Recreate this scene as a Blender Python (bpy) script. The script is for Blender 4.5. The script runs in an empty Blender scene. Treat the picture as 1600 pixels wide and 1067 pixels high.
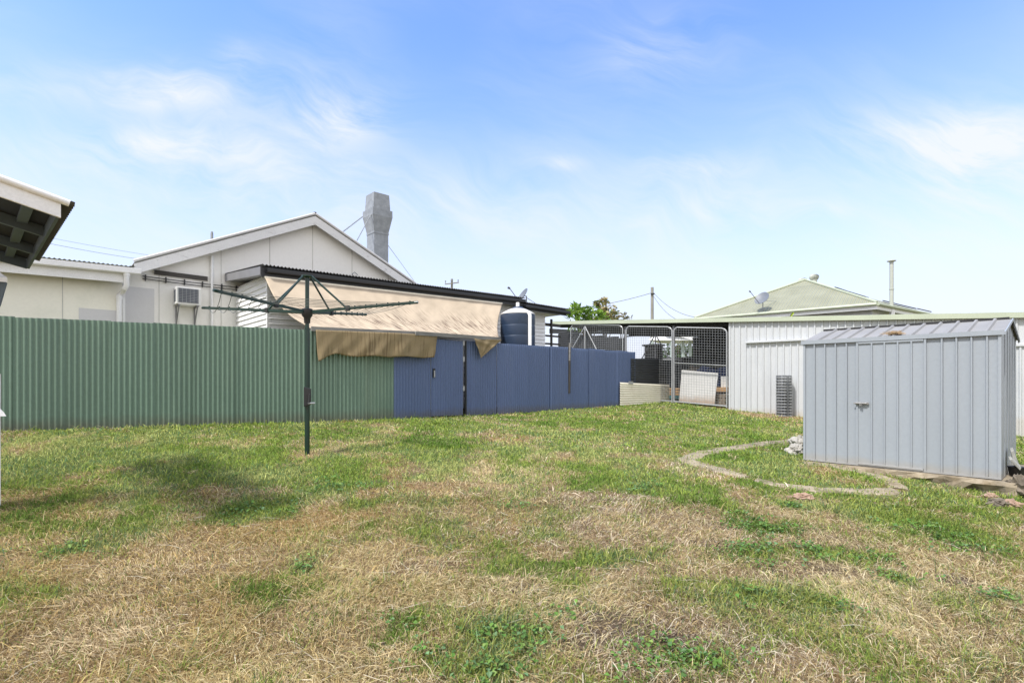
import bpy, math, random
import numpy as np
from mathutils import Vector
random.seed(7); RNG = np.random.default_rng(11)
SC = bpy.context.scene; COL = SC.collection
F, CX, HY, EYE = 815.0, 800.0, 597.0, 1.5
V = Vector
UP = V((0, 0, 1))

# ------------------------------------------------------------------ survey helpers
def uw(px, py): return (px - CX) / F, (HY - py) / F
def at(px, py, D):
    u, w = uw(px, py); return V((u * D, D, w * D + EYE))
def hit(px, P0, d):
    u = (px - CX) / F
    s = (u * P0[1] - P0[0]) / (d[0] - u * d[1])
    return s, P0[1] + s * d[1]
def onp(px, py, P0, d):
    s, D = hit(px, P0, d); return at(px, py, D)

# ------------------------------------------------------------------ terrain
TP = np.array([(-7.42,8.34,-.767),(-4.03,10.1,-.78),(-2.52,11.1,-.79),(-1.09,12.65,-.82),(1.5,15.0,-.79),(3.93,17.3,-.743),
  (-2.87,7.3,-1.02),(4.28,7.67,-1.15),(5.74,6.11,-1.30),(6.97,16.7,-.88),(11.85,12.1,-1.277),(5.4,18.2,-.70),
  (0,2.5,-1.42),(-3,3,-1.38),(3.5,3,-1.46),(6,3,-1.52),(-6,4,-1.2),(-12,20,-.7),(0,25,-.65),(15,25,-.85),
  (-12,5,-.9),(0,-5,-1.6),(18,5,-1.6),(18,-5,-1.7),(-12,-5,-1.3),(7.4,7.4,-1.28)], float)
def _k(r2): return np.where(r2 > 1e-12, r2 * np.log(np.maximum(r2, 1e-12)), 0)
_n = len(TP)
_A = np.zeros((_n + 3, _n + 3))
_d = ((TP[:, None, :2] - TP[None, :, :2]) ** 2).sum(-1)
_A[:_n, :_n] = _k(_d) + np.eye(_n) * .4
_A[:_n, _n] = 1; _A[:_n, _n+1:] = TP[:, :2]; _A[_n, :_n] = 1; _A[_n+1:, :_n] = TP[:, :2].T
_w = np.linalg.solve(_A, np.concatenate([TP[:, 2], np.zeros(3)]))
def gz(x, y):
    x = np.clip(np.asarray(x, float), -13, 18); y = np.clip(np.asarray(y, float), -5, 25)
    r = np.full(x.shape, _w[_n]) + _w[_n+1] * x + _w[_n+2] * y
    for i in range(_n):
        r = r + _w[i] * _k((x - TP[i, 0]) ** 2 + (y - TP[i, 1]) ** 2)
    return r + EYE
def gz1(x, y): return float(gz(np.array([x]), np.array([y]))[0])
def gp(px, py):
    u, w = uw(px, py); lo, hi = 1.0, 40.0
    for _ in range(50):
        m = .5 * (lo + hi)
        if w * m + EYE > gz1(u * m, m): lo = m
        else: hi = m
    return V((u * lo, lo, gz1(u * lo, lo)))
def _h(ix, iy, s):
    n = (ix.astype(np.int64) * 374761393 + iy.astype(np.int64) * 668265263 + s * 1442695041) & 0x7fffffff
    n = ((n ^ (n >> 13)) * 1274126177) & 0x7fffffff
    return ((n ^ (n >> 16)) & 0xffff) / 65535.0
def vn(x, y, s=0):
    ix = np.floor(x); iy = np.floor(y); fx = x - ix; fy = y - iy
    fx = fx * fx * (3 - 2 * fx); fy = fy * fy * (3 - 2 * fy)
    a = _h(ix, iy, s); b = _h(ix+1, iy, s); c = _h(ix, iy+1, s); d = _h(ix+1, iy+1, s)
    return (a * (1-fx) + b * fx) * (1-fy) + (c * (1-fx) + d * fx) * fy
def fbm(x, y, s=0, o=4):
    r = 0; a = .5; t = 0
    for k in range(o):
        r = r + a * vn(x * 2**k, y * 2**k, s + k * 17); t += a; a *= .55
    return r / t
def sstep(a, b, x):
    t = np.clip((x - a) / (b - a), 0, 1); return t * t * (3 - 2 * t)

# ------------------------------------------------------------------ materials
def nodes(m):
    m.use_nodes = True; nt = m.node_tree; return nt, nt.nodes, nt.links
def N(nt, t, **kw):
    n = nt.nodes.new(t)
    for k, v in kw.items():
        if k in n.inputs: n.inputs[k].default_value = v
        else: setattr(n, k, v)
    return n
def mat(name, c, rough=.6, metal=0.0, var=.12, scale=3.0, c2=None, c2amt=.5, c2scale=1.5, stretch=(1,1,1), bump=0, bscale=60, base_dirt=None, fine=.06, spec=.5, thr=.55):
    """a painted or raw surface: broad tone drift, fine grain, optional second colour in stains, optional splash dirt below a height"""
    m = bpy.data.materials.new(name); nt, ns, L = nodes(m)
    b = ns['Principled BSDF']; b.inputs['Roughness'].default_value = rough; b.inputs['Metallic'].default_value = metal
    b.inputs['Specular IOR Level'].default_value = spec
    tc = N(nt, 'ShaderNodeTexCoord'); mp = N(nt, 'ShaderNodeMapping'); mp.inputs['Scale'].default_value = stretch
    L.new(tc.outputs['Object'], mp.inputs[0])
    n1 = N(nt, 'ShaderNodeTexNoise', Scale=scale, Detail=5.0); L.new(mp.outputs[0], n1.inputs['Vector'])
    r1 = N(nt, 'ShaderNodeMapRange'); r1.inputs[1].default_value = .3; r1.inputs[2].default_value = .7
    r1.inputs[3].default_value = 1 - var; r1.inputs[4].default_value = 1 + var
    L.new(n1.outputs[0], r1.inputs[0])
    n2 = N(nt, 'ShaderNodeTexNoise', Scale=scale * 25, Detail=3.0); L.new(tc.outputs['Object'], n2.inputs['Vector'])
    r2 = N(nt, 'ShaderNodeMapRange'); r2.inputs[1].default_value = .3; r2.inputs[2].default_value = .7
    r2.inputs[3].default_value = 1 - fine; r2.inputs[4].default_value = 1 + fine
    L.new(n2.outputs[0], r2.inputs[0])
    mu = N(nt, 'ShaderNodeMath', operation='MULTIPLY'); L.new(r1.outputs[0], mu.inputs[0]); L.new(r2.outputs[0], mu.inputs[1])
    col = N(nt, 'ShaderNodeRGB'); col.outputs[0].default_value = (*c, 1); cur = col.outputs[0]
    if c2:
        n3 = N(nt, 'ShaderNodeTexNoise', Scale=c2scale, Detail=7.0, Roughness=.65); L.new(mp.outputs[0], n3.inputs['Vector'])
        r3 = N(nt, 'ShaderNodeMapRange'); r3.inputs[1].default_value = thr; r3.inputs[2].default_value = thr + .13; r3.inputs[4].default_value = c2amt
        L.new(n3.outputs[0], r3.inputs[0])
        mx = N(nt, 'ShaderNodeMix', data_type='RGBA'); L.new(r3.outputs[0], mx.inputs[0]); L.new(cur, mx.inputs[6]); mx.inputs[7].default_value = (*c2, 1)
        cur = mx.outputs[2]
    if base_dirt:
        z0, hgt, dc, amt = base_dirt
        ge = N(nt, 'ShaderNodeNewGeometry'); sp = N(nt, 'ShaderNodeSeparateXYZ'); L.new(ge.outputs['Position'], sp.inputs[0])
        nn = N(nt, 'ShaderNodeTexNoise', Scale=6.0, Detail=5.0); L.new(ge.outputs['Position'], nn.inputs['Vector'])
        ad = N(nt, 'ShaderNodeMath', operation='MULTIPLY_ADD'); L.new(nn.outputs[0], ad.inputs[0]); ad.inputs[1].default_value = -hgt * 1.2; L.new(sp.outputs[2], ad.inputs[2])
        r4 = N(nt, 'ShaderNodeMapRange'); r4.inputs[1].default_value = z0 - hgt * .6; r4.inputs[2].default_value = z0 + hgt * .5; r4.inputs[3].default_value = amt; r4.inputs[4].default_value = 0
        L.new(ad.outputs[0], r4.inputs[0])
        mx = N(nt, 'ShaderNodeMix', data_type='RGBA'); L.new(r4.outputs[0], mx.inputs[0]); L.new(cur, mx.inputs[6]); mx.inputs[7].default_value = (*dc, 1)
        cur = mx.outputs[2]
    vm = N(nt, 'ShaderNodeVectorMath', operation='SCALE'); L.new(cur, vm.inputs[0]); L.new(mu.outputs[0], vm.inputs[3])
    L.new(vm.outputs[0], b.inputs['Base Color'])
    if bump:
        nb = N(nt, 'ShaderNodeTexNoise', Scale=bscale, Detail=4.0); L.new(mp.outputs[0], nb.inputs['Vector'])
        bp = N(nt, 'ShaderNodeBump', Strength=bump, Distance=.01); L.new(nb.outputs[0], bp.inputs['Height']); L.new(bp.outputs[0], b.inputs['Normal'])
    return m
def attr_mat(name, rough=.8, trans=0.0, bump=0.0):
    m = bpy.data.materials.new(name); nt, ns, L = nodes(m)
    b = ns['Principled BSDF']; b.inputs['Roughness'].default_value = rough; b.inputs['Specular IOR Level'].default_value = .15
    a = N(nt, 'ShaderNodeAttribute', attribute_name='Col'); cur = a.outputs['Color']
    if bump:
        tc = N(nt, 'ShaderNodeTexCoord')
        n1 = N(nt, 'ShaderNodeTexNoise', Scale=55.0, Detail=8.0, Roughness=.75); L.new(tc.outputs['Object'], n1.inputs['Vector'])
        r = N(nt, 'ShaderNodeMapRange'); r.inputs[1].default_value = .25; r.inputs[2].default_value = .75; r.inputs[3].default_value = .55; r.inputs[4].default_value = 1.4
        L.new(n1.outputs[0], r.inputs[0])
        vm = N(nt, 'ShaderNodeVectorMath', operation='SCALE'); L.new(cur, vm.inputs[0]); L.new(r.outputs[0], vm.inputs[3]); cur = vm.outputs[0]
        bp = N(nt, 'ShaderNodeBump', Strength=bump, Distance=.02); L.new(n1.outputs[0], bp.inputs['Height']); L.new(bp.outputs[0], b.inputs['Normal'])
    L.new(cur, b.inputs['Base Color'])
    if trans:
        t = N(nt, 'ShaderNodeBsdfTranslucent'); L.new(cur, t.inputs[0])
        mx = N(nt, 'ShaderNodeMixShader'); mx.inputs[0].default_value = trans
        L.new(b.outputs[0], mx.inputs[1]); L.new(t.outputs[0], mx.inputs[2]); L.new(mx.outputs[0], ns['Material Output'].inputs[0])
    return m

M = {}
M['green_fence'] = mat('green_fence_paint', (.122,.192,.146), .5, var=.10, scale=.8, stretch=(1,1,.25), c2=(.17,.24,.18), c2amt=.5, base_dirt=(.78,.16,(.10,.085,.06),.55))
M['scuff'] = mat('scuffed_paint', (.38,.44,.40), .7, var=.2, scale=20)
M['blue_fence'] = mat('blue_fence_paint', (.085,.127,.248), .5, var=.10, scale=.8, stretch=(1,1,.25), c2=(.14,.18,.29), c2amt=.3, base_dirt=(.74,.16,(.10,.085,.06),.5))
M['white_wall'] = mat('cream_sheet_wall', (.80,.785,.75), .7, var=.03, scale=.7, c2=(.72,.715,.66), c2amt=.5, c2scale=.8, fine=.02)
M['wing_wall'] = mat('wing_sheet_wall', (.83,.81,.71), .7, var=.03, fine=.02, scale=.7, c2=(.66,.67,.56), c2amt=.6, c2scale=.7, stretch=(1,1,.6))
M['grey_patch'] = mat('grey_sheet', (.60,.595,.60), .7, var=.03, scale=1, fine=.02)
M['board'] = mat('white_weatherboard', (.80,.80,.80), .55, var=.03, scale=1.5)
M['white_trim'] = mat('white_trim', (.78,.78,.78), .5, var=.05, scale=2, c2=(.45,.44,.42), c2amt=.5, c2scale=3, thr=.62)
M['old_barge'] = mat('flaking_white_barge', (.70,.70,.70), .65, var=.06, scale=2, c2=(.33,.31,.30), c2amt=.75, c2scale=5, stretch=(1,1,2.5), thr=.6)
M['charcoal'] = mat('charcoal_steel', (.011,.012,.015), .4, var=.15, scale=2)
M['charcoal_roof'] = mat('charcoal_roof_steel', (.095,.095,.095), .75, var=.25, scale=2)
M['grey_fascia'] = mat('grey_fascia', (.19,.19,.20), .5, var=.08, scale=3)
M['gal_roof'] = mat('weathered_roof_steel', (.35,.35,.34), .5, metal=.4, var=.2, scale=2)
M['galv'] = mat('galvanised_steel', (.27,.285,.30), .55, metal=.2, var=.16, scale=5, c2=(.36,.375,.39), c2amt=.6, c2scale=9)
M['mesh_wire'] = mat('mesh_wire', (.30,.31,.32), .5, metal=.3, var=.2, scale=3, c2=(.20,.15,.11), c2amt=.5, c2scale=2)
M['wire_shaded'] = mat('shaded_inner_wire', (.13,.14,.15), .5, metal=.3, var=.2)
M['joint'] = mat('sheet_joint', (.50,.49,.46), .7, var=.1)
M['galv_bright'] = mat('galvanised_tube', (.38,.39,.40), .4, metal=.3, var=.1, scale=6)
M['hoist'] = mat('hoist_green_paint', (.006,.027,.019), .3, var=.15, scale=8)
M['black_plastic'] = mat('black_plastic', (.018,.018,.02), .5, var=.1, scale=10)
M['wire'] = mat('line_wire', (.09,.10,.09), .5, var=.1)
M['dark_wire'] = mat('dark_wire', (.03,.03,.03), .6, var=.1)
M['far_wire'] = mat('weathered_cable', (.10,.10,.09), .6, var=.1)
M['ac_white'] = mat('ac_casing', (.72,.72,.70), .45, var=.05, scale=4, c2=(.55,.53,.48), c2amt=.4)
M['ac_dark'] = mat('ac_grille', (.09,.10,.12), .5, var=.1, scale=9)
M['timber_grey'] = mat('weathered_timber', (.20,.195,.185), .85, var=.25, scale=3, stretch=(1,1,6), bump=.3, c2=(.32,.31,.29), c2amt=.7, c2scale=4)
M['timber_dark'] = mat('dark_timber', (.055,.05,.045), .8, var=.2, scale=5)
M['pole'] = mat('pole_timber', (.25,.24,.21), .85, var=.2, scale=3, stretch=(1,1,.2))
M['tank'] = mat('tank_blue', (.024,.043,.085), .42, var=.1, scale=1.5, c2=(.05,.065,.10), c2amt=.4, c2scale=2)
M['pvc'] = mat('white_pvc', (.80,.80,.80), .35, var=.03)
M['shed'] = mat('shed_steel', (.295,.325,.36), .45, var=.05, scale=1.2, stretch=(1,1,.3), c2=(.17,.18,.19), c2amt=.55, c2scale=5, thr=.66, base_dirt=(.40,.08,(.32,.28,.22),.45), fine=.03)
M['shed_roof'] = mat('shed_roof_steel', (.25,.25,.255), .75, var=.08, scale=2, c2=(.31,.295,.28), c2amt=.5)
M['garage'] = mat('garage_steel', (.49,.505,.52), .45, var=.05, scale=.8, stretch=(1,1,.25), c2=(.37,.385,.40), c2amt=.4, base_dirt=(.58,.14,(.42,.36,.28),.4), fine=.03)
M['pale_green'] = mat('pale_green_capping', (.42,.46,.35), .5, var=.06, scale=1.5)
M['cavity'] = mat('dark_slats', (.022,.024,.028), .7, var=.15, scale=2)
M['under_roof'] = mat('dark_under_roof', (.05,.05,.055), .8, var=.2)
M['iron_black'] = mat('black_corrugated', (.028,.031,.036), .45, var=.2, scale=3)
M['cream_iron'] = mat('cream_corrugated', (.80,.75,.64), .5, var=.06, scale=2, c2=(.60,.53,.42), c2amt=.4, c2scale=3)
M['white_board'] = mat('white_sheet_board', (.62,.61,.60), .6, var=.05, scale=2, base_dirt=(.85,.22,(.36,.24,.15),.75))
M['concrete'] = mat('old_concrete', (.30,.25,.18), .95, var=.25, scale=4, c2=(.19,.15,.095), c2amt=.9, thr=.47, c2scale=6, bump=.5, bscale=40)
M['rubble'] = mat('grey_rubble', (.15,.125,.095), .95, var=.35, scale=9, c2=(.30,.26,.21), c2amt=.6, c2scale=14, bump=.9, bscale=30)
M['white_rock'] = mat('pale_rock', (.40,.38,.34), .9, var=.15, scale=9, c2=(.20,.18,.15), c2amt=.6, c2scale=10, bump=.6, bscale=30)
M['pink_rock'] = mat('pinkish_rock', (.34,.23,.17), .9, var=.2, scale=12, c2=(.52,.44,.38), c2amt=.7, c2scale=14, bump=.6, bscale=40)
M['slate'] = mat('grey_paver', (.30,.30,.28), .85, var=.15, scale=9, bump=.4)
M['log'] = mat('grey_log', (.22,.18,.14), .9, var=.3, scale=9, c2=(.38,.33,.27), c2amt=.6, bump=.8)
M['ochre'] = mat('ochre_plank', (.50,.30,.14), .8, var=.2, scale=5)
M['blue_tarp'] = mat('blue_tarp', (.05,.075,.19), .6, var=.3, scale=7, c2=(.14,.18,.32), c2amt=.6, c2scale=6)
M['teal'] = mat('teal_paint', (.05,.16,.17), .6, var=.2, scale=5)
M['dish'] = mat('dish_grey', (.15,.165,.19), .5, var=.06)
M['dish_dark'] = mat('dish_arm', (.09,.09,.10), .5, var=.1)
M['solar'] = mat('solar_glass', (.02,.022,.03), .2, var=.1)
M['flue'] = mat('flue_steel', (.42,.44,.39), .5, var=.08, scale=3)
M['bark'] = mat('bark', (.12,.09,.06), .9, var=.3, scale=9, bump=.6)
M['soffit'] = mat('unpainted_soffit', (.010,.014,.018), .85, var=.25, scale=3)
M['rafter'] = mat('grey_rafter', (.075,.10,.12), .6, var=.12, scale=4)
M['house_wall'] = mat('rear_house_wall', (.62,.62,.65), .6, var=.05)
M['pale_post'] = mat('pale_green_post', (.45,.53,.49), .6, var=.06)
M['straw'] = mat('straw_clump', (.42,.30,.17), .9, var=.3, scale=20)
M['steel_bolt'] = mat('bolt_steel', (.30,.30,.30), .4, metal=.6, var=.2, scale=20, c2=(.20,.12,.07), c2amt=.6, c2scale=12)
M['leaf'] = attr_mat('leaf', .55, .3)
M['grass'] = attr_mat('grass_blades', .75, .25)
M['weed'] = attr_mat('weed_leaves', .55, .25)
M['soil'] = attr_mat('lawn_soil', .95, 0, .8)

def roof_mat():
    m = bpy.data.materials.new('pale_green_corrugated_roof'); nt, ns, L = nodes(m); b = ns['Principled BSDF']; b.inputs['Roughness'].default_value = .55
    uv = N(nt, 'ShaderNodeUVMap', uv_map='UVMap'); sp = N(nt, 'ShaderNodeSeparateXYZ'); L.new(uv.outputs[0], sp.inputs[0])
    mu = N(nt, 'ShaderNodeMath', operation='MULTIPLY'); L.new(sp.outputs[0], mu.inputs[0]); mu.inputs[1].default_value = 2 * math.pi / .15
    si = N(nt, 'ShaderNodeMath', operation='SINE'); L.new(mu.outputs[0], si.inputs[0])
    bp = N(nt, 'ShaderNodeBump', Strength=1.0, Distance=.02); L.new(si.outputs[0], bp.inputs['Height']); L.new(bp.outputs[0], b.inputs['Normal'])
    no = N(nt, 'ShaderNodeTexNoise', Scale=1.3, Detail=6.0); L.new(uv.outputs[0], no.inputs['Vector'])
    r = N(nt, 'ShaderNodeValToRGB'); r.color_ramp.elements[0].color = (.25,.255,.18,1); r.color_ramp.elements[0].position = .3
    r.color_ramp.elements[1].color = (.31,.315,.23,1); r.color_ramp.elements[1].position = .7
    L.new(no.outputs[0], r.inputs[0])
    # sheet lap half way up the slope
    lap = N(nt, 'ShaderNodeMath', operation='COMPARE'); L.new(sp.outputs[1], lap.inputs[0]); lap.inputs[1].default_value = 3.1; lap.inputs[2].default_value = .03
    mx = N(nt, 'ShaderNodeMix', data_type='RGBA'); L.new(lap.outputs[0], mx.inputs[0]); L.new(r.outputs[0], mx.inputs[6]); mx.inputs[7].default_value = (.19,.20,.15,1)
    L.new(mx.outputs[2], b.inputs['Base Color']); return m
M['hip_roof'] = roof_mat()

def cloth_mat(name, base, stain, amt, weave, rot=.85):
    m = bpy.data.materials.new(name); nt, ns, L = nodes(m); b = ns['Principled BSDF']; b.inputs['Roughness'].default_value = .95; b.inputs['Specular IOR Level'].default_value = .1
    uv = N(nt, 'ShaderNodeUVMap', uv_map='UVMap')
    mp = N(nt, 'ShaderNodeMapping'); mp.inputs['Rotation'].default_value = (0, 0, rot); mp.inputs['Scale'].default_value = (9, 1.1, 1); L.new(uv.outputs[0], mp.inputs[0])
    ro = N(nt, 'ShaderNodeVectorRotate', rotation_type='Z_AXIS', Angle=rot); L.new(uv.outputs[0], ro.inputs[0])
    sc = N(nt, 'ShaderNodeVectorMath', operation='MULTIPLY'); sc.inputs[1].default_value = (1.5, 27, 1); L.new(ro.outputs[0], sc.inputs[0])
    n1 = N(nt, 'ShaderNodeTexNoise', Scale=1.0, Detail=6.0, Roughness=.6); L.new(sc.outputs[0], n1.inputs['Vector'])
    n2 = N(nt, 'ShaderNodeTexNoise', Scale=1.1, Detail=2.0); L.new(uv.outputs[0], n2.inputs['Vector'])
    r1 = N(nt, 'ShaderNodeMapRange'); r1.inputs[1].default_value = .50; r1.inputs[2].default_value = .60; L.new(n1.outputs[0], r1.inputs[0])
    sp = N(nt, 'ShaderNodeSeparateXYZ'); L.new(uv.outputs[0], sp.inputs[0])
    r2 = N(nt, 'ShaderNodeMapRange'); r2.inputs[1].default_value = .36; r2.inputs[2].default_value = .52; L.new(n2.outputs[0], r2.inputs[0])
    r3 = N(nt, 'ShaderNodeMapRange'); r3.inputs[1].default_value = 1.6; r3.inputs[2].default_value = 1.0; L.new(sp.outputs[1], r3.inputs[0])
    m1 = N(nt, 'ShaderNodeMath', operation='MULTIPLY'); L.new(r1.outputs[0], m1.inputs[0]); L.new(r2.outputs[0], m1.inputs[1])
    m2 = N(nt, 'ShaderNodeMath', operation='MULTIPLY'); L.new(m1.outputs[0], m2.inputs[0]); L.new(r3.outputs[0], m2.inputs[1])
    m3 = N(nt, 'ShaderNodeMath', operation='MULTIPLY'); L.new(m2.outputs[0], m3.inputs[0]); m3.inputs[1].default_value = amt
    n4 = N(nt, 'ShaderNodeTexNoise', Scale=2.5, Detail=6.0); L.new(uv.outputs[0], n4.inputs['Vector'])
    cr = N(nt, 'ShaderNodeValToRGB'); cr.color_ramp.elements[0].position = .3; cr.color_ramp.elements[1].position = .7
    cr.color_ramp.elements[0].color = (*[x * .86 for x in base], 1); cr.color_ramp.elements[1].color = (*[x * 1.1 for x in base], 1); L.new(n4.outputs[0], cr.inputs[0])
    mx = N(nt, 'ShaderNodeMix', data_type='RGBA'); L.new(m3.outputs[0], mx.inputs[0]); L.new(cr.outputs[0], mx.inputs[6]); mx.inputs[7].default_value = (*stain, 1)
    L.new(mx.outputs[2], b.inputs['Base Color'])
    ws = N(nt, 'ShaderNodeVectorMath', operation='MULTIPLY'); ws.inputs[1].default_value = (60, 200, 1); L.new(uv.outputs[0], ws.inputs[0])
    nw = N(nt, 'ShaderNodeTexNoise', Scale=1.0, Detail=3.0); L.new(ws.outputs[0], nw.inputs['Vector'])
    bp = N(nt, 'ShaderNodeBump', Strength=weave, Distance=.01); L.new(nw.outputs[0], bp.inputs['Height']); L.new(bp.outputs[0], b.inputs['Normal'])
    t = N(nt, 'ShaderNodeBsdfTranslucent'); L.new(mx.outputs[2], t.inputs[0])
    ms = N(nt, 'ShaderNodeMixShader'); ms.inputs[0].default_value = .12
    L.new(b.outputs[0], ms.inputs[1]); L.new(t.outputs[0], ms.inputs[2]); L.new(ms.outputs[0], ns['Material Output'].inputs[0])
    return m
M['canopy'] = cloth_mat('sun_bleached_shade_cloth', (.53,.44,.335), (.15,.105,.08), 1.0, .25)
M['valance'] = cloth_mat('brown_hessian_cloth', (.30,.235,.14), (.16,.115,.065), .9, .5, rot=1.57)

# ------------------------------------------------------------------ mesh builder
ORG = {}
class MB:
    def __init__(s): s.v = []; s.f = []; s.uv = {}; s.sm = []
    def face(s, pts, uv=None, smooth=False):
        i = len(s.v); s.v += [V(p) for p in pts]; s.f.append(tuple(range(i, i + len(pts)))); s.sm.append(smooth)
        if uv: s.uv[len(s.f) - 1] = uv
        return s
    def box(s, o, a, b, c):
        o, a, b, c = V(o), V(a), V(b), V(c)
        if a.cross(b).dot(c) < 0: a, b = b, a
        i = len(s.v)
        s.v += [o, o+a, o+a+b, o+b, o+c, o+a+c, o+a+b+c, o+b+c]
        for q in ((0,3,2,1),(4,5,6,7),(0,1,5,4),(1,2,6,5),(2,3,7,6),(3,0,4,7)):
            s.f.append(tuple(i + k for k in q)); s.sm.append(False)
        return s
    def bar(s, p, q, w, h, up=UP):
        p, q = V(p), V(q); d = (q - p).normalized(); u = V(up)
        sd = d.cross(u)
        if sd.length < 1e-4: sd = d.cross(V((1,0,0)))
        sd.normalize(); u2 = sd.cross(d).normalized()
        return s.box(p - sd*w/2 - u2*h/2, q - p, sd*w, u2*h)
    def prism(s, poly, ex):
        n = len(poly); i = len(s.v); ex = V(ex)
        s.v += [V(p) for p in poly] + [V(p) + ex for p in poly]
        nrm = V((0,0,0))
        for k in range(n): nrm += V(poly[k]).cross(V(poly[(k+1) % n]))
        fl = nrm.dot(ex) > 0
        a = tuple(range(i, i+n)); b = tuple(range(i+n, i+2*n))
        s.f.append(a[::-1] if fl else a); s.f.append(b if fl else b[::-1]); s.sm += [False, False]
        for k in range(n):
            q = (i+k, i+(k+1)%n, i+n+(k+1)%n, i+n+k)
            s.f.append(q if fl else q[::-1]); s.sm.append(False)
        return s
    def tube(s, pts, r, seg=8, cap=True):
        pts = [V(p) for p in pts]; rs = r if isinstance(r, (list, tuple)) else [r] * len(pts)
        i = len(s.v); ref = None
        for k, p in enumerate(pts):
            d = (pts[min(k+1, len(pts)-1)] - pts[max(k-1, 0)])
            d = d.normalized() if d.length > 1e-9 else UP
            if ref is None:
                ref = V((1,0,0)) if abs(d.x) < .9 else V((0,1,0))
            a = d.cross(ref).normalized(); b = d.cross(a).normalized(); ref = b.cross(d) if False else ref
            for j in range(seg):
                t = 2 * math.pi * j / seg; s.v.append(p + a * math.cos(t) * rs[k] + b * math.sin(t) * rs[k])
        for k in range(len(pts) - 1):
            for j in range(seg):
                s.f.append((i+k*seg+j, i+k*seg+(j+1)%seg, i+(k+1)*seg+(j+1)%seg, i+(k+1)*seg+j)); s.sm.append(True)
        if cap:
            s.f.append(tuple(i+j for j in range(seg))[::-1]); s.f.append(tuple(i+(len(pts)-1)*seg+j for j in range(seg))); s.sm += [False, False]
        return s
    def lathe(s, c, prof, seg=24, axis=None):
        """prof: list of (r, z) round a vertical axis at c"""
        i = len(s.v); c = V(c)
        for r, z in prof:
            for j in range(seg):
                t = 2*math.pi*j/seg; s.v.append(c + V((r*math.cos(t), r*math.sin(t), z)))
        for k in range(len(prof)-1):
            for j in range(seg):
                s.f.append((i+k*seg+j, i+k*seg+(j+1)%seg, i+(k+1)*seg+(j+1)%seg, i+(k+1)*seg+j)); s.sm.append(True)
        s.f.append(tuple(i+j for j in range(seg))[::-1]); s.f.append(tuple(i+(len(prof)-1)*seg+j for j in range(seg))); s.sm += [False, False]
        return s
    def sheet(s, prof, U, Nn, p0, p1, t=.003, smooth=True):
        """profiled steel: prof [(u, n)] swept from p0(u) to p1(u), with real thickness"""
        U, Nn = V(U), V(Nn); n = len(prof); i = len(s.v)
        for off in (0, -t):
            for pf in (p0, p1):
                for u, h in prof: s.v.append(pf(u) + Nn * (h + off))
        A, B, C, D = i, i+n, i+2*n, i+3*n
        for k in range(n-1):
            for q in ((A+k, A+k+1, B+k+1, B+k), (C+k+1, C+k, D+k, D+k+1)):
                s.f.append(q); s.sm.append(smooth)
            for q in ((A+k+1, A+k, C+k, C+k+1), (B+k, B+k+1, D+k+1, D+k)):
                s.f.append(q); s.sm.append(False)
        s.f.append((A, B, D, C)); s.f.append((A+n-1, C+n-1, D+n-1, B+n-1)); s.sm += [False, False]
        return s
    def build(s, name, m, parent=None, loc=None, sharp=40, bevel=0, solid=0):
        me = bpy.data.meshes.new(name)
        if parent is not None: org = ORG[parent.name]
        elif loc is not None: org = V(loc)
        else:
            xs = [p.x for p in s.v]; ys = [p.y for p in s.v]; zs = [p.z for p in s.v]
            org = V(((min(xs)+max(xs))/2, (min(ys)+max(ys))/2, min(zs)))
        me.from_pydata([p - org for p in s.v], [], s.f)
        me.polygons.foreach_set('use_smooth', s.sm)
        if s.uv:
            ul = me.uv_layers.new(name='UVMap')
            for fi, uvs in s.uv.items():
                for li, q in zip(me.polygons[fi].loop_indices, uvs): ul.data[li].uv = q
        me.materials.append(m if not isinstance(m, str) else M[m])
        if any(s.sm): me.set_sharp_from_angle(angle=math.radians(sharp))
        me.update()
        o = bpy.data.objects.new(name, me); COL.objects.link(o)
        if parent is not None: o.parent = parent
        else: o.location = org
        ORG[o.name] = org
        if bevel:
            b = o.modifiers.new('bevel', 'BEVEL'); b.width = bevel; b.segments = 2; b.limit_method = 'ANGLE'
        if solid:
            q = o.modifiers.new('solid', 'SOLIDIFY'); q.thickness = solid; q.offset = 0
        return o
def tag(o, label=None, cat=None, group=None, kind=None):
    if label: o['label'] = label
    if cat: o['category'] = cat
    if group: o['group'] = group
    if kind: o['kind'] = kind
    return o
def thing(name, label, cat, loc, group=None):
    o = bpy.data.objects.new(name, None); COL.objects.link(o); o.location = loc; o.empty_display_size = .2
    ORG[o.name] = V(loc); return tag(o, label, cat, group)
def grid_mesh(fn, nu, nv, name, m, parent=None, solid=.003, loc=None):
    """fn(a,b)->(point, (u,v)); a,b in 0..1"""
    mb = MB(); P = [[fn(i/nu, j/nv) for j in range(nv+1)] for i in range(nu+1)]
    idx = {}
    for i in range(nu+1):
        for j in range(nv+1): idx[i, j] = len(mb.v); mb.v.append(V(P[i][j][0]))
    for i in range(nu):
        for j in range(nv):
            mb.f.append((idx[i,j], idx[i+1,j], idx[i+1,j+1], idx[i,j+1])); mb.sm.append(True)
            mb.uv[len(mb.f)-1] = [P[i][j][1], P[i+1][j][1], P[i+1][j+1][1], P[i][j+1][1]]
    return mb.build(name, m, parent, loc=loc, solid=solid, sharp=180)
def corr(W, pitch=.0762, amp=.011, n=8, ph=0):
    k = max(2, int(round(W / pitch * n))); return [(W*i/k, amp*math.cos(2*math.pi*(W*i/k)/pitch + ph)) for i in range(k+1)]
def ribs(W, pitch, rw=.03, rh=.018, start=0.0):
    p = [(0, 0)]; u = start
    while u < W - rw*1.5:
        if u > 1e-6:
            p += [(u, 0), (u + rw*.25, rh), (u + rw*.75, rh), (u + rw, 0)]
        u += pitch
    p.append((W, 0)); return p
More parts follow.
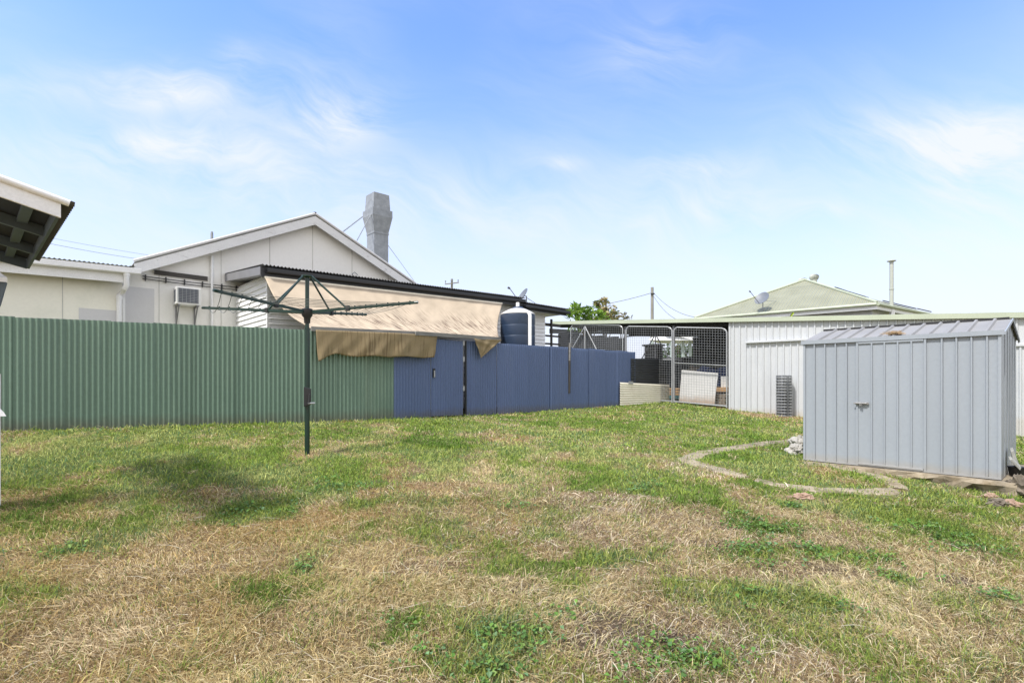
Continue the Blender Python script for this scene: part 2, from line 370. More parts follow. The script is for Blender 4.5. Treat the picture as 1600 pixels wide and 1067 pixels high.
def lumpy(c, r, seed, sub=3, flat=.7, jag=.35):
    rnd = random.Random(seed); mb = MB(); ns, nr = 26, 16
    off = [rnd.uniform(0, 9) for _ in range(3)]
    def rad(d): 
        q = np.array([d.x*2.1+off[0], d.y*2.1+off[1]]); z = d.z*2.3+off[2]
        a = float(vn(np.array([q[0]+z]), np.array([q[1]-z]), seed)[0]); b = float(vn(np.array([q[0]*2.7-z]), np.array([q[1]*2.7+z]), seed+5)[0])
        c_ = float(vn(np.array([q[0]*6.1-z]), np.array([q[1]*6.1+z*2]), seed+9)[0]); return 1 + jag*(a-.5)*2 + jag*.6*(b-.5)*2 + jag*.3*(c_-.5)*2
    i0 = len(mb.v)
    for k in range(nr+1):
        th = math.pi*k/nr
        for j in range(ns):
            ph = 2*math.pi*j/ns; d = V((math.sin(th)*math.cos(ph), math.sin(th)*math.sin(ph), math.cos(th)))
            q = rad(d); mb.v.append(V(c) + V((d.x*r[0], d.y*r[1], d.z*r[2]))*q)
    for k in range(nr):
        for j in range(ns):
            mb.f.append((i0+k*ns+j, i0+(k+1)*ns+j, i0+(k+1)*ns+(j+1)%ns, i0+k*ns+(j+1)%ns)); mb.sm.append(False)
    return mb

# ------------------------------------------------------------------ camera, sun, sky
cam = bpy.data.cameras.new('camera'); co = bpy.data.objects.new('camera', cam); COL.objects.link(co)
cam.sensor_width = 36; cam.lens = F / 1600 * 36; cam.shift_y = (HY - 533.5) / 1600; cam.clip_start = .05; cam.clip_end = 2000
co.location = (0, 0, EYE); co.rotation_euler = (math.radians(90), 0, 0); SC.camera = co
SUN_H = V((-.725, -.69, 0)).normalized(); ELEV = math.radians(56)
to_sun = SUN_H * math.cos(ELEV) + UP * math.sin(ELEV)
sl = bpy.data.lights.new('sun', 'SUN'); sl.energy = 2.1; sl.angle = math.radians(6.0); sl.color = (1, .965, .91)
so = bpy.data.objects.new('sun', sl); COL.objects.link(so); so.rotation_euler = (-to_sun).to_track_quat('-Z', 'Y').to_euler(); so.location = (-10, -10, 30)
W = bpy.data.worlds.new('World'); SC.world = W; W.use_nodes = True
nt = W.node_tree; L = nt.links; bg = nt.nodes['Background']
sky = N(nt, 'ShaderNodeTexSky', sky_type='NISHITA', sun_disc=False, sun_elevation=ELEV, sun_rotation=math.atan2(to_sun.x, to_sun.y), altitude=50.0, air_density=1.0, dust_density=.6, ozone_density=2.0)
tc = N(nt, 'ShaderNodeTexCoord'); sp = N(nt, 'ShaderNodeSeparateXYZ'); L.new(tc.outputs['Generated'], sp.inputs[0])
def mth(op, a, b=None, c=None, clamp=False):
    n = N(nt, 'ShaderNodeMath', operation=op); n.use_clamp = clamp
    for i, x in enumerate((a, b, c)):
        if x is None: continue
        if isinstance(x, (int, float)): n.inputs[i].default_value = x
        else: L.new(x, n.inputs[i])
    return n.outputs[0]
ymax = mth('MAXIMUM', sp.outputs[1], .08)
su = mth('DIVIDE', sp.outputs[0], ymax); sw = mth('DIVIDE', sp.outputs[2], ymax)
cv = N(nt, 'ShaderNodeCombineXYZ'); L.new(su, cv.inputs[0]); L.new(sw, cv.inputs[1])
wn = N(nt, 'ShaderNodeTexNoise', Scale=2.3, Detail=3.0); L.new(cv.outputs[0], wn.inputs['Vector'])
wv = N(nt, 'ShaderNodeVectorMath', operation='SCALE'); wv.inputs[3].default_value = .35; L.new(wn.outputs['Color'], wv.inputs[0])
wa = N(nt, 'ShaderNodeVectorMath', operation='ADD'); L.new(cv.outputs[0], wa.inputs[0]); L.new(wv.outputs[0], wa.inputs[1])
wr = N(nt, 'ShaderNodeVectorRotate', rotation_type='Z_AXIS', Angle=.30); L.new(wa.outputs[0], wr.inputs[0])
wm = N(nt, 'ShaderNodeVectorMath', operation='MULTIPLY'); wm.inputs[1].default_value = (3.0, 12.5, 1); L.new(wr.outputs[0], wm.inputs[0])
cn = N(nt, 'ShaderNodeTexNoise', Scale=1.0, Detail=8.0, Roughness=.62); L.new(wm.outputs[0], cn.inputs['Vector'])
bn = N(nt, 'ShaderNodeTexNoise', Scale=1.7, Detail=2.0); L.new(cv.outputs[0], bn.inputs['Vector'])
# wisps: (px, py, half width, half height, amount)
wsum = None
for (px, py, rx, ry, am) in ((270,145,80,32,.55),(120,135,190,34,.24),(540,188,60,34,.5),(375,92,36,30,.35),(470,170,150,60,.2),(250,228,120,22,.55),(300,260,330,50,.28),
    (1545,250,130,75,.95),(1420,220,120,40,.3),(1090,262,80,26,.5),(1120,325,110,32,.4),(1280,330,40,12,.4),(1020,85,90,40,.2),(875,256,35,12,.3),(640,330,420,60,.38),(1250,400,600,60,.25)):
    u, w = uw(px, py)
    dx = mth('MULTIPLY', mth('SUBTRACT', su, u), F / rx); dy = mth('MULTIPLY', mth('SUBTRACT', sw, w), F / ry)
    g = mth('MULTIPLY', mth('EXPONENT', mth('MULTIPLY', mth('ADD', mth('MULTIPLY', dx, dx), mth('MULTIPLY', dy, dy)), -.9)), am)
    wsum = g if wsum is None else mth('ADD', wsum, g)
cr = N(nt, 'ShaderNodeMapRange'); cr.inputs[1].default_value = .36; cr.inputs[2].default_value = .62; L.new(cn.outputs[0], cr.inputs[0])
gen = N(nt, 'ShaderNodeMapRange'); gen.inputs[1].default_value = .42; gen.inputs[2].default_value = .75; gen.inputs[4].default_value = .22; L.new(bn.outputs[0], gen.inputs[0])
front = N(nt, 'ShaderNodeMapRange'); front.inputs[1].default_value = .05; front.inputs[2].default_value = .25; L.new(sp.outputs[1], front.inputs[0])
cm = mth('MULTIPLY', mth('ADD', wsum, gen.outputs[0]), mth('MULTIPLY', cr.outputs[0], front.outputs[0]))
cm = mth('MINIMUM', mth('MULTIPLY', cm, 1.35), .92)
# pale air towards the horizon
hz = N(nt, 'ShaderNodeMapRange', interpolation_type='SMOOTHSTEP'); hz.inputs[1].default_value = -.02; hz.inputs[2].default_value = .56; hz.inputs[3].default_value = .97; hz.inputs[4].default_value = 0; L.new(sp.outputs[2], hz.inputs[0])
tint = N(nt, 'ShaderNodeMix', data_type='RGBA', blend_type='MULTIPLY'); tint.inputs[0].default_value = 1; L.new(sky.outputs[0], tint.inputs[6]); tint.inputs[7].default_value = (1.10, 1.24, 1.50, 1)
m1 = N(nt, 'ShaderNodeMix', data_type='RGBA'); L.new(hz.outputs[0], m1.inputs[0]); L.new(tint.outputs[2], m1.inputs[6]); m1.inputs[7].default_value = (3.80, 3.86, 4.30, 1)
m2 = N(nt, 'ShaderNodeMix', data_type='RGBA'); L.new(cm, m2.inputs[0]); L.new(m1.outputs[2], m2.inputs[6]); m2.inputs[7].default_value = (3.95, 4.1, 4.4, 1)
# added fill: unseen sky behind the viewer and overhead brightened for shaded walls
back_fill = N(nt, 'ShaderNodeMapRange', interpolation_type='SMOOTHSTEP'); back_fill.inputs[1].default_value = .25; back_fill.inputs[2].default_value = -.35; L.new(sp.outputs[1], back_fill.inputs[0])
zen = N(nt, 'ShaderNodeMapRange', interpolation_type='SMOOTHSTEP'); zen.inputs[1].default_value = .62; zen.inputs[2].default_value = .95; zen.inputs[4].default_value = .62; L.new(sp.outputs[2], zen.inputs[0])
m3 = N(nt, 'ShaderNodeMix', data_type='RGBA'); L.new(mth('MAXIMUM', mth('MULTIPLY', back_fill.outputs[0], .85), zen.outputs[0]), m3.inputs[0]); L.new(m2.outputs[2], m3.inputs[6]); m3.inputs[7].default_value = (6.3, 6.2, 6.1, 1)
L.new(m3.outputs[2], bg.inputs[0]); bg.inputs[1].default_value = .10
SC.view_settings.view_transform = 'Standard'; SC.view_settings.look = 'None'; SC.view_settings.exposure = 1.24; SC.view_settings.gamma = 1
SC.cycles.max_bounces = 6; SC.cycles.transparent_max_bounces = 6

# ------------------------------------------------------------------ frames of reference in the place
d1 = V((.741, .671, 0)); d2 = V((-.672, .740, 0)); P0 = V(((419-CX)/F*11.4, 11.4, 0))      # neighbour's house
g1 = V((.738, -.675, 0)).normalized(); g2 = V((.675, .738, 0)).normalized(); G0 = V(((1140-CX)/F*16.7, 16.7, 0))  # garage
def hp(s, o, z): return V((P0.x + s*d1.x + o*d2.x, P0.y + s*d1.y + o*d2.y, z + EYE))
def hs(px, py, o):
    Q = P0 + o*d2; s, D = hit(px, Q, d1); return s, (HY-py)/F*D
def gg(s, o, z): return V((G0.x + s*g1.x + o*g2.x, G0.y + s*g1.y + o*g2.y, z + EYE))
def gs(px, py, o=0):
    Q = G0 + o*g2; s, D = hit(px, Q, g1); return s, (HY-py)/F*D

FP = [V((u, y, 0)) for u, y in ((-9.4, 7.30), (-7.42, 8.34), (-4.03, 10.1), (-2.52, 11.12), (-1.09, 12.60), (3.98, 17.25))]
fence_line = [(p.x, p.y) for p in FP] + [(5.35,18.2),(6.97,16.7),(16,8.4)]
def fence_y(x): return np.interp(x, [p[0] for p in fence_line], [p[1] for p in fence_line])
# shed frame
e1 = V((.667, -.745, 0)).normalized(); e2 = V((.745, .667, 0)).normalized(); SR = V(((1565-CX)/F*6.11, 6.11, 0)); SLn, SDp = 2.14, 1.7
SL = SR - e1*SLn
# old concrete edging, as strips of plan points with widths
PATH = [[(1262,686,.34),(1200,692,.34),(1130,702,.36),(1085,711,.38),(1072,718,.38),(1098,727,.38),(1140,739,.36),(1166,746,.22)],
        [(1182,750,.20),(1215,757,.24),(1260,763,.34),(1310,767,.36),(1360,769,.38),(1405,767,.38)],
        [(1405,764,.22),(1385,748,.34),(1350,736,.38),(1290,727,.34),(1255,724,.38)]]
PATHW = [[(gp(a, b), w) for a, b, w in st] for st in PATH]
def path_mask(x, y):
    m = np.zeros_like(x)
    for st in PATHW:
        for (p, wa_), (q, wb_) in zip(st[:-1], st[1:]):
            dx, dy = q.x-p.x, q.y-p.y; t = np.clip(((x-p.x)*dx + (y-p.y)*dy)/(dx*dx+dy*dy), 0, 1)
            d = np.hypot(x-p.x-t*dx, y-p.y-t*dy); w = wa_+(wb_-wa_)*t
            m = np.maximum(m, 1 - sstep(.30, .56, d/w + .8*(fbm(x*4, y*4, 91, 3)-.5)))
    return m

# ------------------------------------------------------------------ lawn cover
GREEN = [(150,720,230,.40),(420,735,140,.38),(520,760,55,.5),(385,800,60,.45),(300,885,25,.3),(105,860,38,.35),(470,885,60,.25),(195,790,60,.3),(1010,765,35,.55),
  (795,793,22,.6),(1190,825,52,.75),(1180,862,42,.6),(1275,865,30,.85),(930,870,55,.42),(860,835,60,.22),(1500,845,80,.45),(1370,870,28,.5),(1440,812,60,.3),(1405,905,25,.5),
  (1175,933,24,.5),(1300,950,28,.4),(1470,945,30,.35),(1575,940,40,.5),(780,990,45,.5),(835,1005,36,.4),(1040,1020,45,.5),(1100,1035,60,.4),(930,960,28,.3),(770,1048,40,.5),
  (900,1045,60,.3),(620,990,28,.35),(480,965,40,.2),(1240,790,22,.7),(1330,765,60,.4),(1330,715,60,.35),(1150,720,60,.2),(1390,800,60,.35),(560,900,40,.2),(700,820,50,.2),(1560,1010,40,.25),(60,930,60,.15)]
DRY = [(300,880,170,.2),(620,870,100,.3),(760,785,60,.35),(980,835,120,.4),(1060,890,80,.35),(1500,905,45,.3),(1080,800,60,.25),(560,1000,160,.2),(80,1030,70,.3),(1205,650,48,1.0),(1580,800,60,.3),
  (850,745,90,.2),(700,700,120,.12),(480,712,14,.4),(1380,745,40,.4),(1290,735,40,.4),(300,700,60,.15)]
SOIL = [(960,985,75,.8),(805,915,60,.6),(1110,852,28,.7),(1495,905,22,.8),(1290,892,40,.6),(1200,895,45,.45),(1060,1003,26,.8),(900,1010,60,.4),(1590,770,40,.4),(680,1000,40,.3),(1210,650,30,.4)]
def blob(lst, x, y):
    r = np.zeros_like(x)
    for px, py, rp, a in lst:
        c = gp(px, py); rx = rp * c.y / F; ry = max(rx * .75, .12)
        r = r + a * np.exp(-(((x-c.x)/rx)**2 + ((y-c.y)/ry)**2))
    return r
def cover(x, y):
    n = fbm(x*.8+3, y*.8+9, 1, 5) - .5; n2 = fbm(x*2.7, y*2.7, 40, 4) - .5
    # the near yard is mostly dry, the lawn towards the fence stays green
    g = .27 + .52 * sstep(3.7, 7.2, y + 1.6*n + .10*x) + .75*n + 1.5*n2 + .5*(fbm(x*7, y*7, 44, 2)-.5) + blob(GREEN, x, y) - blob(DRY, x, y)
    s = .75*blob(SOIL, x, y)*(.6 + 1.6*(fbm(x*5, y*5, 77, 3))) + .45*sstep(.60, .78, fbm(x*1.6+40, y*1.6, 90, 5))*(1-sstep(6, 9, y))
    g = np.clip(g - .35*s, .02, .97)
    return g, np.clip(s, 0, 1)

xs = np.concatenate([[-600,-300,-120,-60,-35,-22,-15,-11], np.arange(-9, 9.5, .06), np.arange(9.5, 15, .3), [17,20,26,40,70,140,300,600]])
ys = np.concatenate([[-300,-100,-40,-15,-6,-2,0,1], np.arange(1.6, 7, .05), np.arange(7, 11, .08), np.arange(11, 20, .14), [21,23,26,30,40,60,100,200,400,900]])
gx, gy = np.meshgrid(xs, ys); fx, fy = gx.ravel(), gy.ravel()
z = gz(fx, fy) + (fbm(fx*3, fy*3, 5, 4) - .5) * .05 * (1-sstep(14, 22, fy))
G_, S_ = cover(fx, fy)
def lerp(a, b, t): return a + (b - a) * t[:, None]
A3 = lambda *c: np.array(c)[None, :]
hue = fbm(fx*1.1+7, fy*1.1, 60, 3)
dryc = lerp(A3(.27,.195,.115), A3(.29,.19,.085), sstep(.4, .65, hue)); grc = A3(.13,.15,.05) * np.ones((len(fx),1))
gc = lerp(dryc, grc, sstep(.3, .85, G_)); gc = lerp(gc, A3(.085,.063,.048)*np.ones((len(fx),1)), np.clip(S_*1.1, 0, 1)); 
ny, nx = gx.shape
me = bpy.data.meshes.new('ground')
i = (np.arange(ny-1)[:, None]*nx + np.arange(nx-1)[None, :]).ravel()
quads = np.stack([i, i+1, i+nx+1, i+nx], 1)
def np_mesh(name, co_, quads_=None, tris_=None, colr=None, mat_=None, smooth=False):
    me = bpy.data.meshes.new(name); me.vertices.add(len(co_)); me.vertices.foreach_set('co', np.asarray(co_, np.float32).ravel())
    idx = []; st = []; n0 = 0
    for arr, k in ((quads_, 4), (tris_, 3)):
        if arr is None or len(arr) == 0: continue
        idx.append(arr.ravel()); st.append(n0 + np.arange(len(arr))*k); n0 += arr.size
    idx = np.concatenate(idx); st = np.concatenate(st)
    me.loops.add(len(idx)); me.loops.foreach_set('vertex_index', idx.astype(np.int32))
    me.polygons.add(len(st)); me.polygons.foreach_set('loop_start', st.astype(np.int32))
    me.polygons.foreach_set('use_smooth', np.full(len(st), smooth))
    if colr is not None:
        a = me.attributes.new('Col', 'FLOAT_COLOR', 'POINT')
        a.data.foreach_set('color', np.concatenate([colr, np.ones((len(colr),1))], 1).astype(np.float32).ravel())
    me.update(calc_edges=True); me.validate()
    me.materials.append(mat_)
    o = bpy.data.objects.new(name, me); COL.objects.link(o); ORG[o.name] = V((0,0,0)); return o
o = np_mesh('ground', np.stack([fx, fy, z], 1), quads, None, gc, M['soil'], True)
tag(o, 'sloping backyard ground of patchy dry and green lawn', 'ground', kind='structure')
def gzn(x, y): return gz(x, y) + (fbm(x*3, y*3, 5, 4) - .5) * .05

def scatter(n, y0, y1, pad=.3):
    y = y0 + (y1-y0) * RNG.random(n*3)
    # denser where the strip is wider in view
    hw = y * (800/F) * 1.06 + pad
    x = (RNG.random(n*3)*2-1) * hw
    keep = RNG.random(n*3) < hw / hw.max()
    x, y = x[keep][:n], y[keep][:n]
    q = (x-SL.x)*e1.x + (y-SL.y)*e1.y; r = (x-SL.x)*e2.x + (y-SL.y)*e2.y
    ok = (y < fence_y(x) - .03) & ~((q > -.02) & (q < SLn+.02) & (r > -.03) & (r < SDp))
    pm = path_mask(x, y); ok &= RNG.random(len(x)) > pm * .80
    return x[ok], y[ok]
def blades(name, zones, lab):
    X, Y, LS, WS = [], [], [], []
    for n, y0, y1, ls, ws in zones:
        x, y = scatter(n, y0, y1); X.append(x); Y.append(y); LS.append(np.full(len(x), ls)); WS.append(np.full(len(x), ws))
    x, y, ls, ws = map(np.concatenate, (X, Y, LS, WS)); n = len(x)
    G, S = cover(x, y)
    keep = RNG.random(n) > S * .93
    x, y, ls, ws, G, S = (a[keep] for a in (x, y, ls, ws, G, S)); n = len(x)
    zz = gzn(x, y)
    isg = RNG.random(n) < np.clip(.06 + .94*sstep(.02, .98, G), 0, 1)
    dist_f = fence_y(x) - y
    L_ = ls * np.exp(RNG.normal(0, .38, n)) * np.where(isg, .92, 1.1) * (1 + .9*np.exp(-np.maximum(dist_f, 0)/.10))
    clump = fbm(x*6, y*6, 30, 3); L_ = L_ * (.55 + .95*clump)
    lean = np.where(isg, RNG.normal(.95, .30, n), RNG.normal(1.25, .25, n)).clip(.15, 1.53)
    th = RNG.random(n)*2*np.pi
    # dry stalks lie in swathes
    sw = fbm(x*.9, y*.9, 8, 3)*8; th = np.where(~isg & (RNG.random(n) < .45), sw + RNG.normal(0, .5, n), th)
    Wd = ws * RNG.uniform(.7, 1.3, n) * np.where(isg, 1.1, .85)
    dirx, diry = np.cos(th), np.sin(th); sx, sy = -diry, dirx
    l1 = L_*.55; a1 = lean*.8; l2 = L_*.45; a2 = np.minimum(lean*1.15, 1.62)
    m = np.stack([x + dirx*l1*np.sin(a1), y + diry*l1*np.sin(a1), zz + .003 + l1*np.cos(a1)], 1)
    t = m + np.stack([dirx*l2*np.sin(a2), diry*l2*np.sin(a2), l2*np.cos(a2)], 1)
    b = np.stack([x, y, zz - .004], 1); sd = np.stack([sx, sy, RNG.normal(0, .5, n)], 1) * (Wd/2)[:, None]
    co_ = np.empty((n, 5, 3)); co_[:, 0] = b - sd; co_[:, 1] = b + sd; co_[:, 2] = m + sd*.9; co_[:, 3] = m - sd*.9; co_[:, 4] = t
    k = np.arange(n)*5
    q = np.stack([k, k+1, k+2, k+3], 1); tr = np.stack([k+3, k+2, k+4], 1)
    gp_ = np.array([(.11,.20,.03),(.165,.265,.042),(.25,.33,.06),(.31,.365,.08),(.12,.21,.085),(.39,.42,.14)])
    dp_ = np.array([(.57,.48,.29),(.51,.425,.235),(.63,.555,.38),(.43,.34,.175),(.51,.39,.19),(.32,.235,.14),(.20,.145,.095),(.65,.56,.43)])
    hueg = np.clip((fbm(x*1.3, y*1.3, 21, 3)*1.7-.35)*6 + RNG.normal(0, 1.1, n), 0, 5).astype(int)
    hued = np.clip((fbm(x*.9+5, y*.9, 23, 3)*1.7-.35)*8 + RNG.normal(0, 2.0, n), 0, 7).astype(int)
    c = np.where(isg[:, None], gp_[hueg], dp_[hued]) * np.exp(RNG.normal(0, .20, n))[:, None]
    near = isg*sstep(7.0, 4.5, y); c = c * (1 - near[:, None]*np.array([[.10,.15,.06]]))  # near greens darkened: far lawn's grazing brightness put into the blade colour
    old = sstep(1.2, -3.0, x + .8*(fbm(x*.7, y*.7, 66, 3)-.5))*(~isg)*sstep(9, 6, y); c = c * (1 - old[:, None]*np.array([[.06,.12,.30]]))  # dry blades darker and more orange towards the left
    # a green blade is often straw coloured towards the sun-dried tip
    colr = np.repeat(c[:, None, :], 5, 1)
    o = np_mesh(name, co_.reshape(-1, 3), q, tr, colr.reshape(-1, 3), M['grass'])
    return tag(o, lab, 'grass', kind='stuff')
blades('grass', [(170000, 1.9, 3.6, .044, .0031), (170000, 3.3, 5.5, .043, .0038), (150000, 5.2, 8.2, .042, .0055), (130000, 8.0, 12.5, .042, .009), (80000, 12.3, 18.3, .048, .014)],
       'short patchy grass of the backyard, green far off and straw-dry close by')
# long pale fallen stalks in the near yard
def stalks():
    x, y = scatter(3500, 1.9, 6.0); G, S = cover(x, y); k = (G < .55); x, y = x[k], y[k]; n = len(x); zz = gzn(x, y) + RNG.uniform(.006, .03, n)
    th = fbm(x*.6, y*.6, 14, 2)*9 + RNG.normal(0, .7, n); L_ = RNG.uniform(.07, .22, n); w = RNG.uniform(.0016, .0028, n)
    d = np.stack([np.cos(th), np.sin(th), RNG.normal(0, .10, n)], 1); s = np.stack([-np.sin(th), np.cos(th), RNG.normal(0, .3, n)], 1)*w[:, None]/1.2
    b = np.stack([x, y, zz], 1); mid = b + d*(L_*.5)[:, None] + s*RNG.normal(0, 6, n)[:, None]; mid[:, 2] += RNG.uniform(0, .012, n); e = b + d*L_[:, None]; e[:, 2] = np.maximum(e[:, 2], gzn(e[:,0], e[:,1]) + .004)
    co_ = np.empty((n, 6, 3)); co_[:,0]=b-s; co_[:,1]=b+s; co_[:,2]=mid+s; co_[:,3]=mid-s; co_[:,4]=e+s*.6; co_[:,5]=e-s*.6
    q = np.arange(n)*6; q1 = np.stack([q, q+1, q+2, q+3], 1); q2 = np.stack([q+3, q+2, q+4, q+5], 1)
    pal = np.array([(.54,.46,.31),(.46,.37,.21),(.58,.52,.40),(.40,.31,.17)]); c = pal[RNG.integers(0, 4, n)] * np.exp(RNG.normal(0, .12, n))[:, None]
    o = np_mesh('dry_stalks', co_.reshape(-1, 3), np.concatenate([q1, q2]), None, np.repeat(c[:, None], 6, 1).reshape(-1, 3), M['grass'])
    tag(o, 'long pale dead grass stalks lying over the dry foreground lawn', 'dry grass', kind='stuff')
stalks()
def weeds():
    cl = [(1190,825,.42,420),(1180,862,.36,330),(1275,866,.22,260),(795,793,.16,120),(780,990,.16,110),(835,1005,.13,90),(1040,1020,.18,130),(1010,765,.28,200),(1372,872,.14,90),(770,1048,.15,110),
          (1240,792,.13,130),(1405,905,.12,70),(1175,933,.12,80),(1330,950,.14,70),(1100,1035,.2,120),(1520,855,.4,260),(620,990,.1,50),(105,862,.16,90),(520,762,.5,420),(380,800,.4,300),(1575,940,.2,120),(700,1040,.12,70),(1010,1050,.14,90),(1440,830,.3,160),(470,890,.18,70),(880,965,.1,50)]
    X, Y = [], []
    for px, py, r, n in cl:
        c = gp(px, py)
        # runners: short random walks out of the crown of each weed
        for _ in range(n // 10):
            a = RNG.random()*6.28; rr = r*abs(RNG.normal(0, .75)); xx, yy = c.x + rr*math.cos(a), c.y + rr*.7*math.sin(a); a2 = RNG.random()*6.28
            for s in range(10):
                X.append(xx + RNG.normal(0, .012)); Y.append(yy + RNG.normal(0, .012)); a2 += RNG.normal(0, .5); xx += .018*math.cos(a2); yy += .018*math.sin(a2)
    x, y = np.array(X), np.array(Y); n = len(x); zz = gzn(x, y) + RNG.uniform(.012, .05, n)
    th = RNG.random(n)*6.283; l = RNG.uniform(.016, .036, n); w = l*RNG.uniform(.32, .5, n); tl = RNG.normal(.2, .35, n)
    d = np.stack([np.cos(th)*np.cos(tl), np.sin(th)*np.cos(tl), np.sin(tl)], 1); s = np.stack([-np.sin(th), np.cos(th), RNG.normal(0, .25, n)], 1)
    b = np.stack([x, y, zz], 1); c1 = b + d*(l*.5)[:, None]; t = b + d*l[:, None]; c1[:, 2] += .2*l; 
    co_ = np.empty((n, 4, 3)); co_[:,0]=b; co_[:,1]=c1+s*w[:,None]/1; co_[:,2]=t; co_[:,3]=c1-s*w[:,None]/1
    k = np.arange(n)*4; pal = np.array([(.10,.21,.04),(.14,.26,.055),(.09,.18,.05),(.19,.28,.075),(.14,.24,.11)])
    c = pal[RNG.integers(0, 5, n)]*np.exp(RNG.normal(0, .18, n))[:, None]
    o = np_mesh('weeds', co_.reshape(-1, 3), np.stack([k, k+1, k+2, k+3], 1), None, np.repeat(c[:, None], 4, 1).reshape(-1, 3), M['weed'])
    tag(o, 'low leafy green weeds spreading in patches through the lawn', 'weeds', kind='stuff')
weeds()

def clods():
    pts = []
    for px, py, rp, a in SOIL:
        c = gp(px, py); r = rp*c.y/F; n = int(160*a); pts.append(np.stack([c.x + RNG.normal(0, r*.7, n), c.y + RNG.normal(0, r*.55, n)], 1))
    n = 900; yy = RNG.uniform(2.2, 6, n); pts.append(np.stack([RNG.uniform(-1, 1, n)*yy, yy], 1))
    p = np.concatenate(pts); x, y = p[:, 0], p[:, 1]; n = len(x); r = RNG.uniform(.004, .014, n)*np.where(RNG.random(n) < .08, 1.6, 1); zz = gzn(x, y) + r*.3
    b = np.array([(1,0,0),(0,1,0),(-1,0,0),(0,-1,0),(0,0,.75),(0,0,-.6)], float)
    co_ = b[None]*r[:, None, None]*RNG.uniform(.6, 1.3, (n, 6, 1)); th = RNG.random(n)*6.28; cs, sn = np.cos(th)[:, None], np.sin(th)[:, None]
    X = co_[:, :, 0]*cs - co_[:, :, 1]*sn; Y = co_[:, :, 0]*sn + co_[:, :, 1]*cs
    co_ = np.stack([X + x[:, None], Y + y[:, None], co_[:, :, 2] + zz[:, None]], 2)
    f = np.array([(0,1,4),(1,2,4),(2,3,4),(3,0,4),(1,0,5),(2,1,5),(3,2,5),(0,3,5)]); tri = (np.arange(n)[:, None, None]*6 + f[None]).reshape(-1, 3)
    pal = np.array([(.09,.065,.05),(.13,.095,.07),(.20,.15,.11),(.30,.24,.18)]); c = pal[RNG.integers(0, 4, n)]
    o = np_mesh('soil_crumbs', co_.reshape(-1, 3), None, tri, np.repeat(c[:, None], 6, 1).reshape(-1, 3), M['grass']); tag(o, 'brown soil crumbs and tiny stones in the bare patches of lawn', 'soil', kind='stuff')
clods()
# concrete edging
for st in PATHW[:1]:
    pass
def strip(st, name):
    mb = MB(); sub = []
    for k in range(len(st)-1):
        (p, wa_), (q, wb_) = st[k], st[k+1]; n = 6
        for j in range(n): t = j/n; sub.append((p.lerp(q, t), wa_+(wb_-wa_)*t))
    sub.append(st[-1])
    rows = []
    for k, (p, w) in enumerate(sub):
        d = sub[min(k+1, len(sub)-1)][0] - sub[max(k-1, 0)][0]; nrm = V((-d.y, d.x, 0)).normalized(); w = w*(1 + random.uniform(-.14, .14))
        row = []
        for j in range(5):
            q = p + nrm*w*(j/4-.5); row.append(V((q.x, q.y, float(gzn(np.array([q.x]), np.array([q.y]))[0]) + (.006 if 0 < j < 4 else -.01) + random.uniform(0, .004))))
        rows.append(row)
    for a, b in zip(rows[:-1], rows[1:]):
        for j in range(4): mb.face([a[j], a[j+1], b[j+1], b[j]])
    for k, row in ((0, rows[0]), (-1, rows[-1])): pass
    return mb
mbp = MB()
for st in PATHW:
    q = strip(st, 'x'); b0 = len(mbp.v); mbp.v += q.v; mbp.f += [tuple(i_+b0 for i_ in f_) for f_ in q.f]; mbp.sm += q.sm
o = mbp.build('path', 'concrete', loc=(0,0,0)); tag(o, 'worn strip of old concrete edging half sunk in the grass by the shed', 'path', kind='structure')

# ------------------------------------------------------------------ corrugated boundary fences
FZ = 1.012  # top of the sheets above the eye
def fence_pos():
    out = []; acc = 0
    for a, b in zip(FP[:-1], FP[1:]): out.append((acc, a, b, (b-a).length)); acc += (b-a).length
    return out, acc
FSEG, FLEN = fence_pos()
def fpt(s):
    for a0, a, b, l in FSEG:
        if s <= a0 + l + 1e-6: return a + (b-a)*((s-a0)/l), (b-a).normalized()
    a0, a, b, l = FSEG[-1]; d = (b-a).normalized(); return b + d*(s-a0-l), d
def fs_of(px):
    lo, hi = 0, FLEN+1
    for _ in range(40):
        m = .5*(lo+hi); p, _d2 = fpt(m)
        if CX + F*p.x/p.y < px: lo = m
        else: hi = m
    return lo
def fence_sheet(parent, s0, s1, m, name='fence_sheet', top=FZ, drop=0.04, off=0.0, tilt=0):
    pa, _ = fpt(s0); pb, _ = fpt(s1); U = (pb-pa); Wd = U.length; U.normalize(); Nn = V((U.y, -U.x, 0))
    za, zb = gz1(pa.x, pa.y) - drop, gz1(pb.x, pb.y) - drop
    t0 = EYE + top + tilt; t1 = EYE + top - tilt
    mb = MB(); prof = corr(Wd, ph=random.random()*6)
    mb.sheet(prof, U, Nn, lambda u: pa + U*u + Nn*off + UP*(za+(zb-za)*u/Wd), lambda u: pa + U*u + Nn*off + UP*(t0+(t1-t0)*u/Wd), t=.002)
    return mb.build(name, m, parent, sharp=60)
sG = fs_of(615.5); sGate0 = fs_of(673); sGate1 = fs_of(722.5); sP = fs_of(727.5); sStake = fs_of(888); sEnd = fs_of(991)
b0 = fpt(.2)[0]
gf = thing('corrugated_fence', 'long green corrugated steel fence along the side of the lawn', 'fence', (b0.x, b0.y, gz1(b0.x, b0.y)))
n = 13; j = [0, .012, -.004, -.014, -.006, -.012, -.004, -.008, 0, -.006, .003, -.004, .004]
for k in range(n):
    s0 = sG*k/n; s1 = sG*(k+1)/n + (.02 if k < n-1 else 0)
    fence_sheet(gf, s0, s1, 'green_fence', top=FZ + .022*(1-k/n) + j[k], off=.010*(k % 2), tilt=random.uniform(-.006, .006))
b1 = fpt(sG+.3)[0]
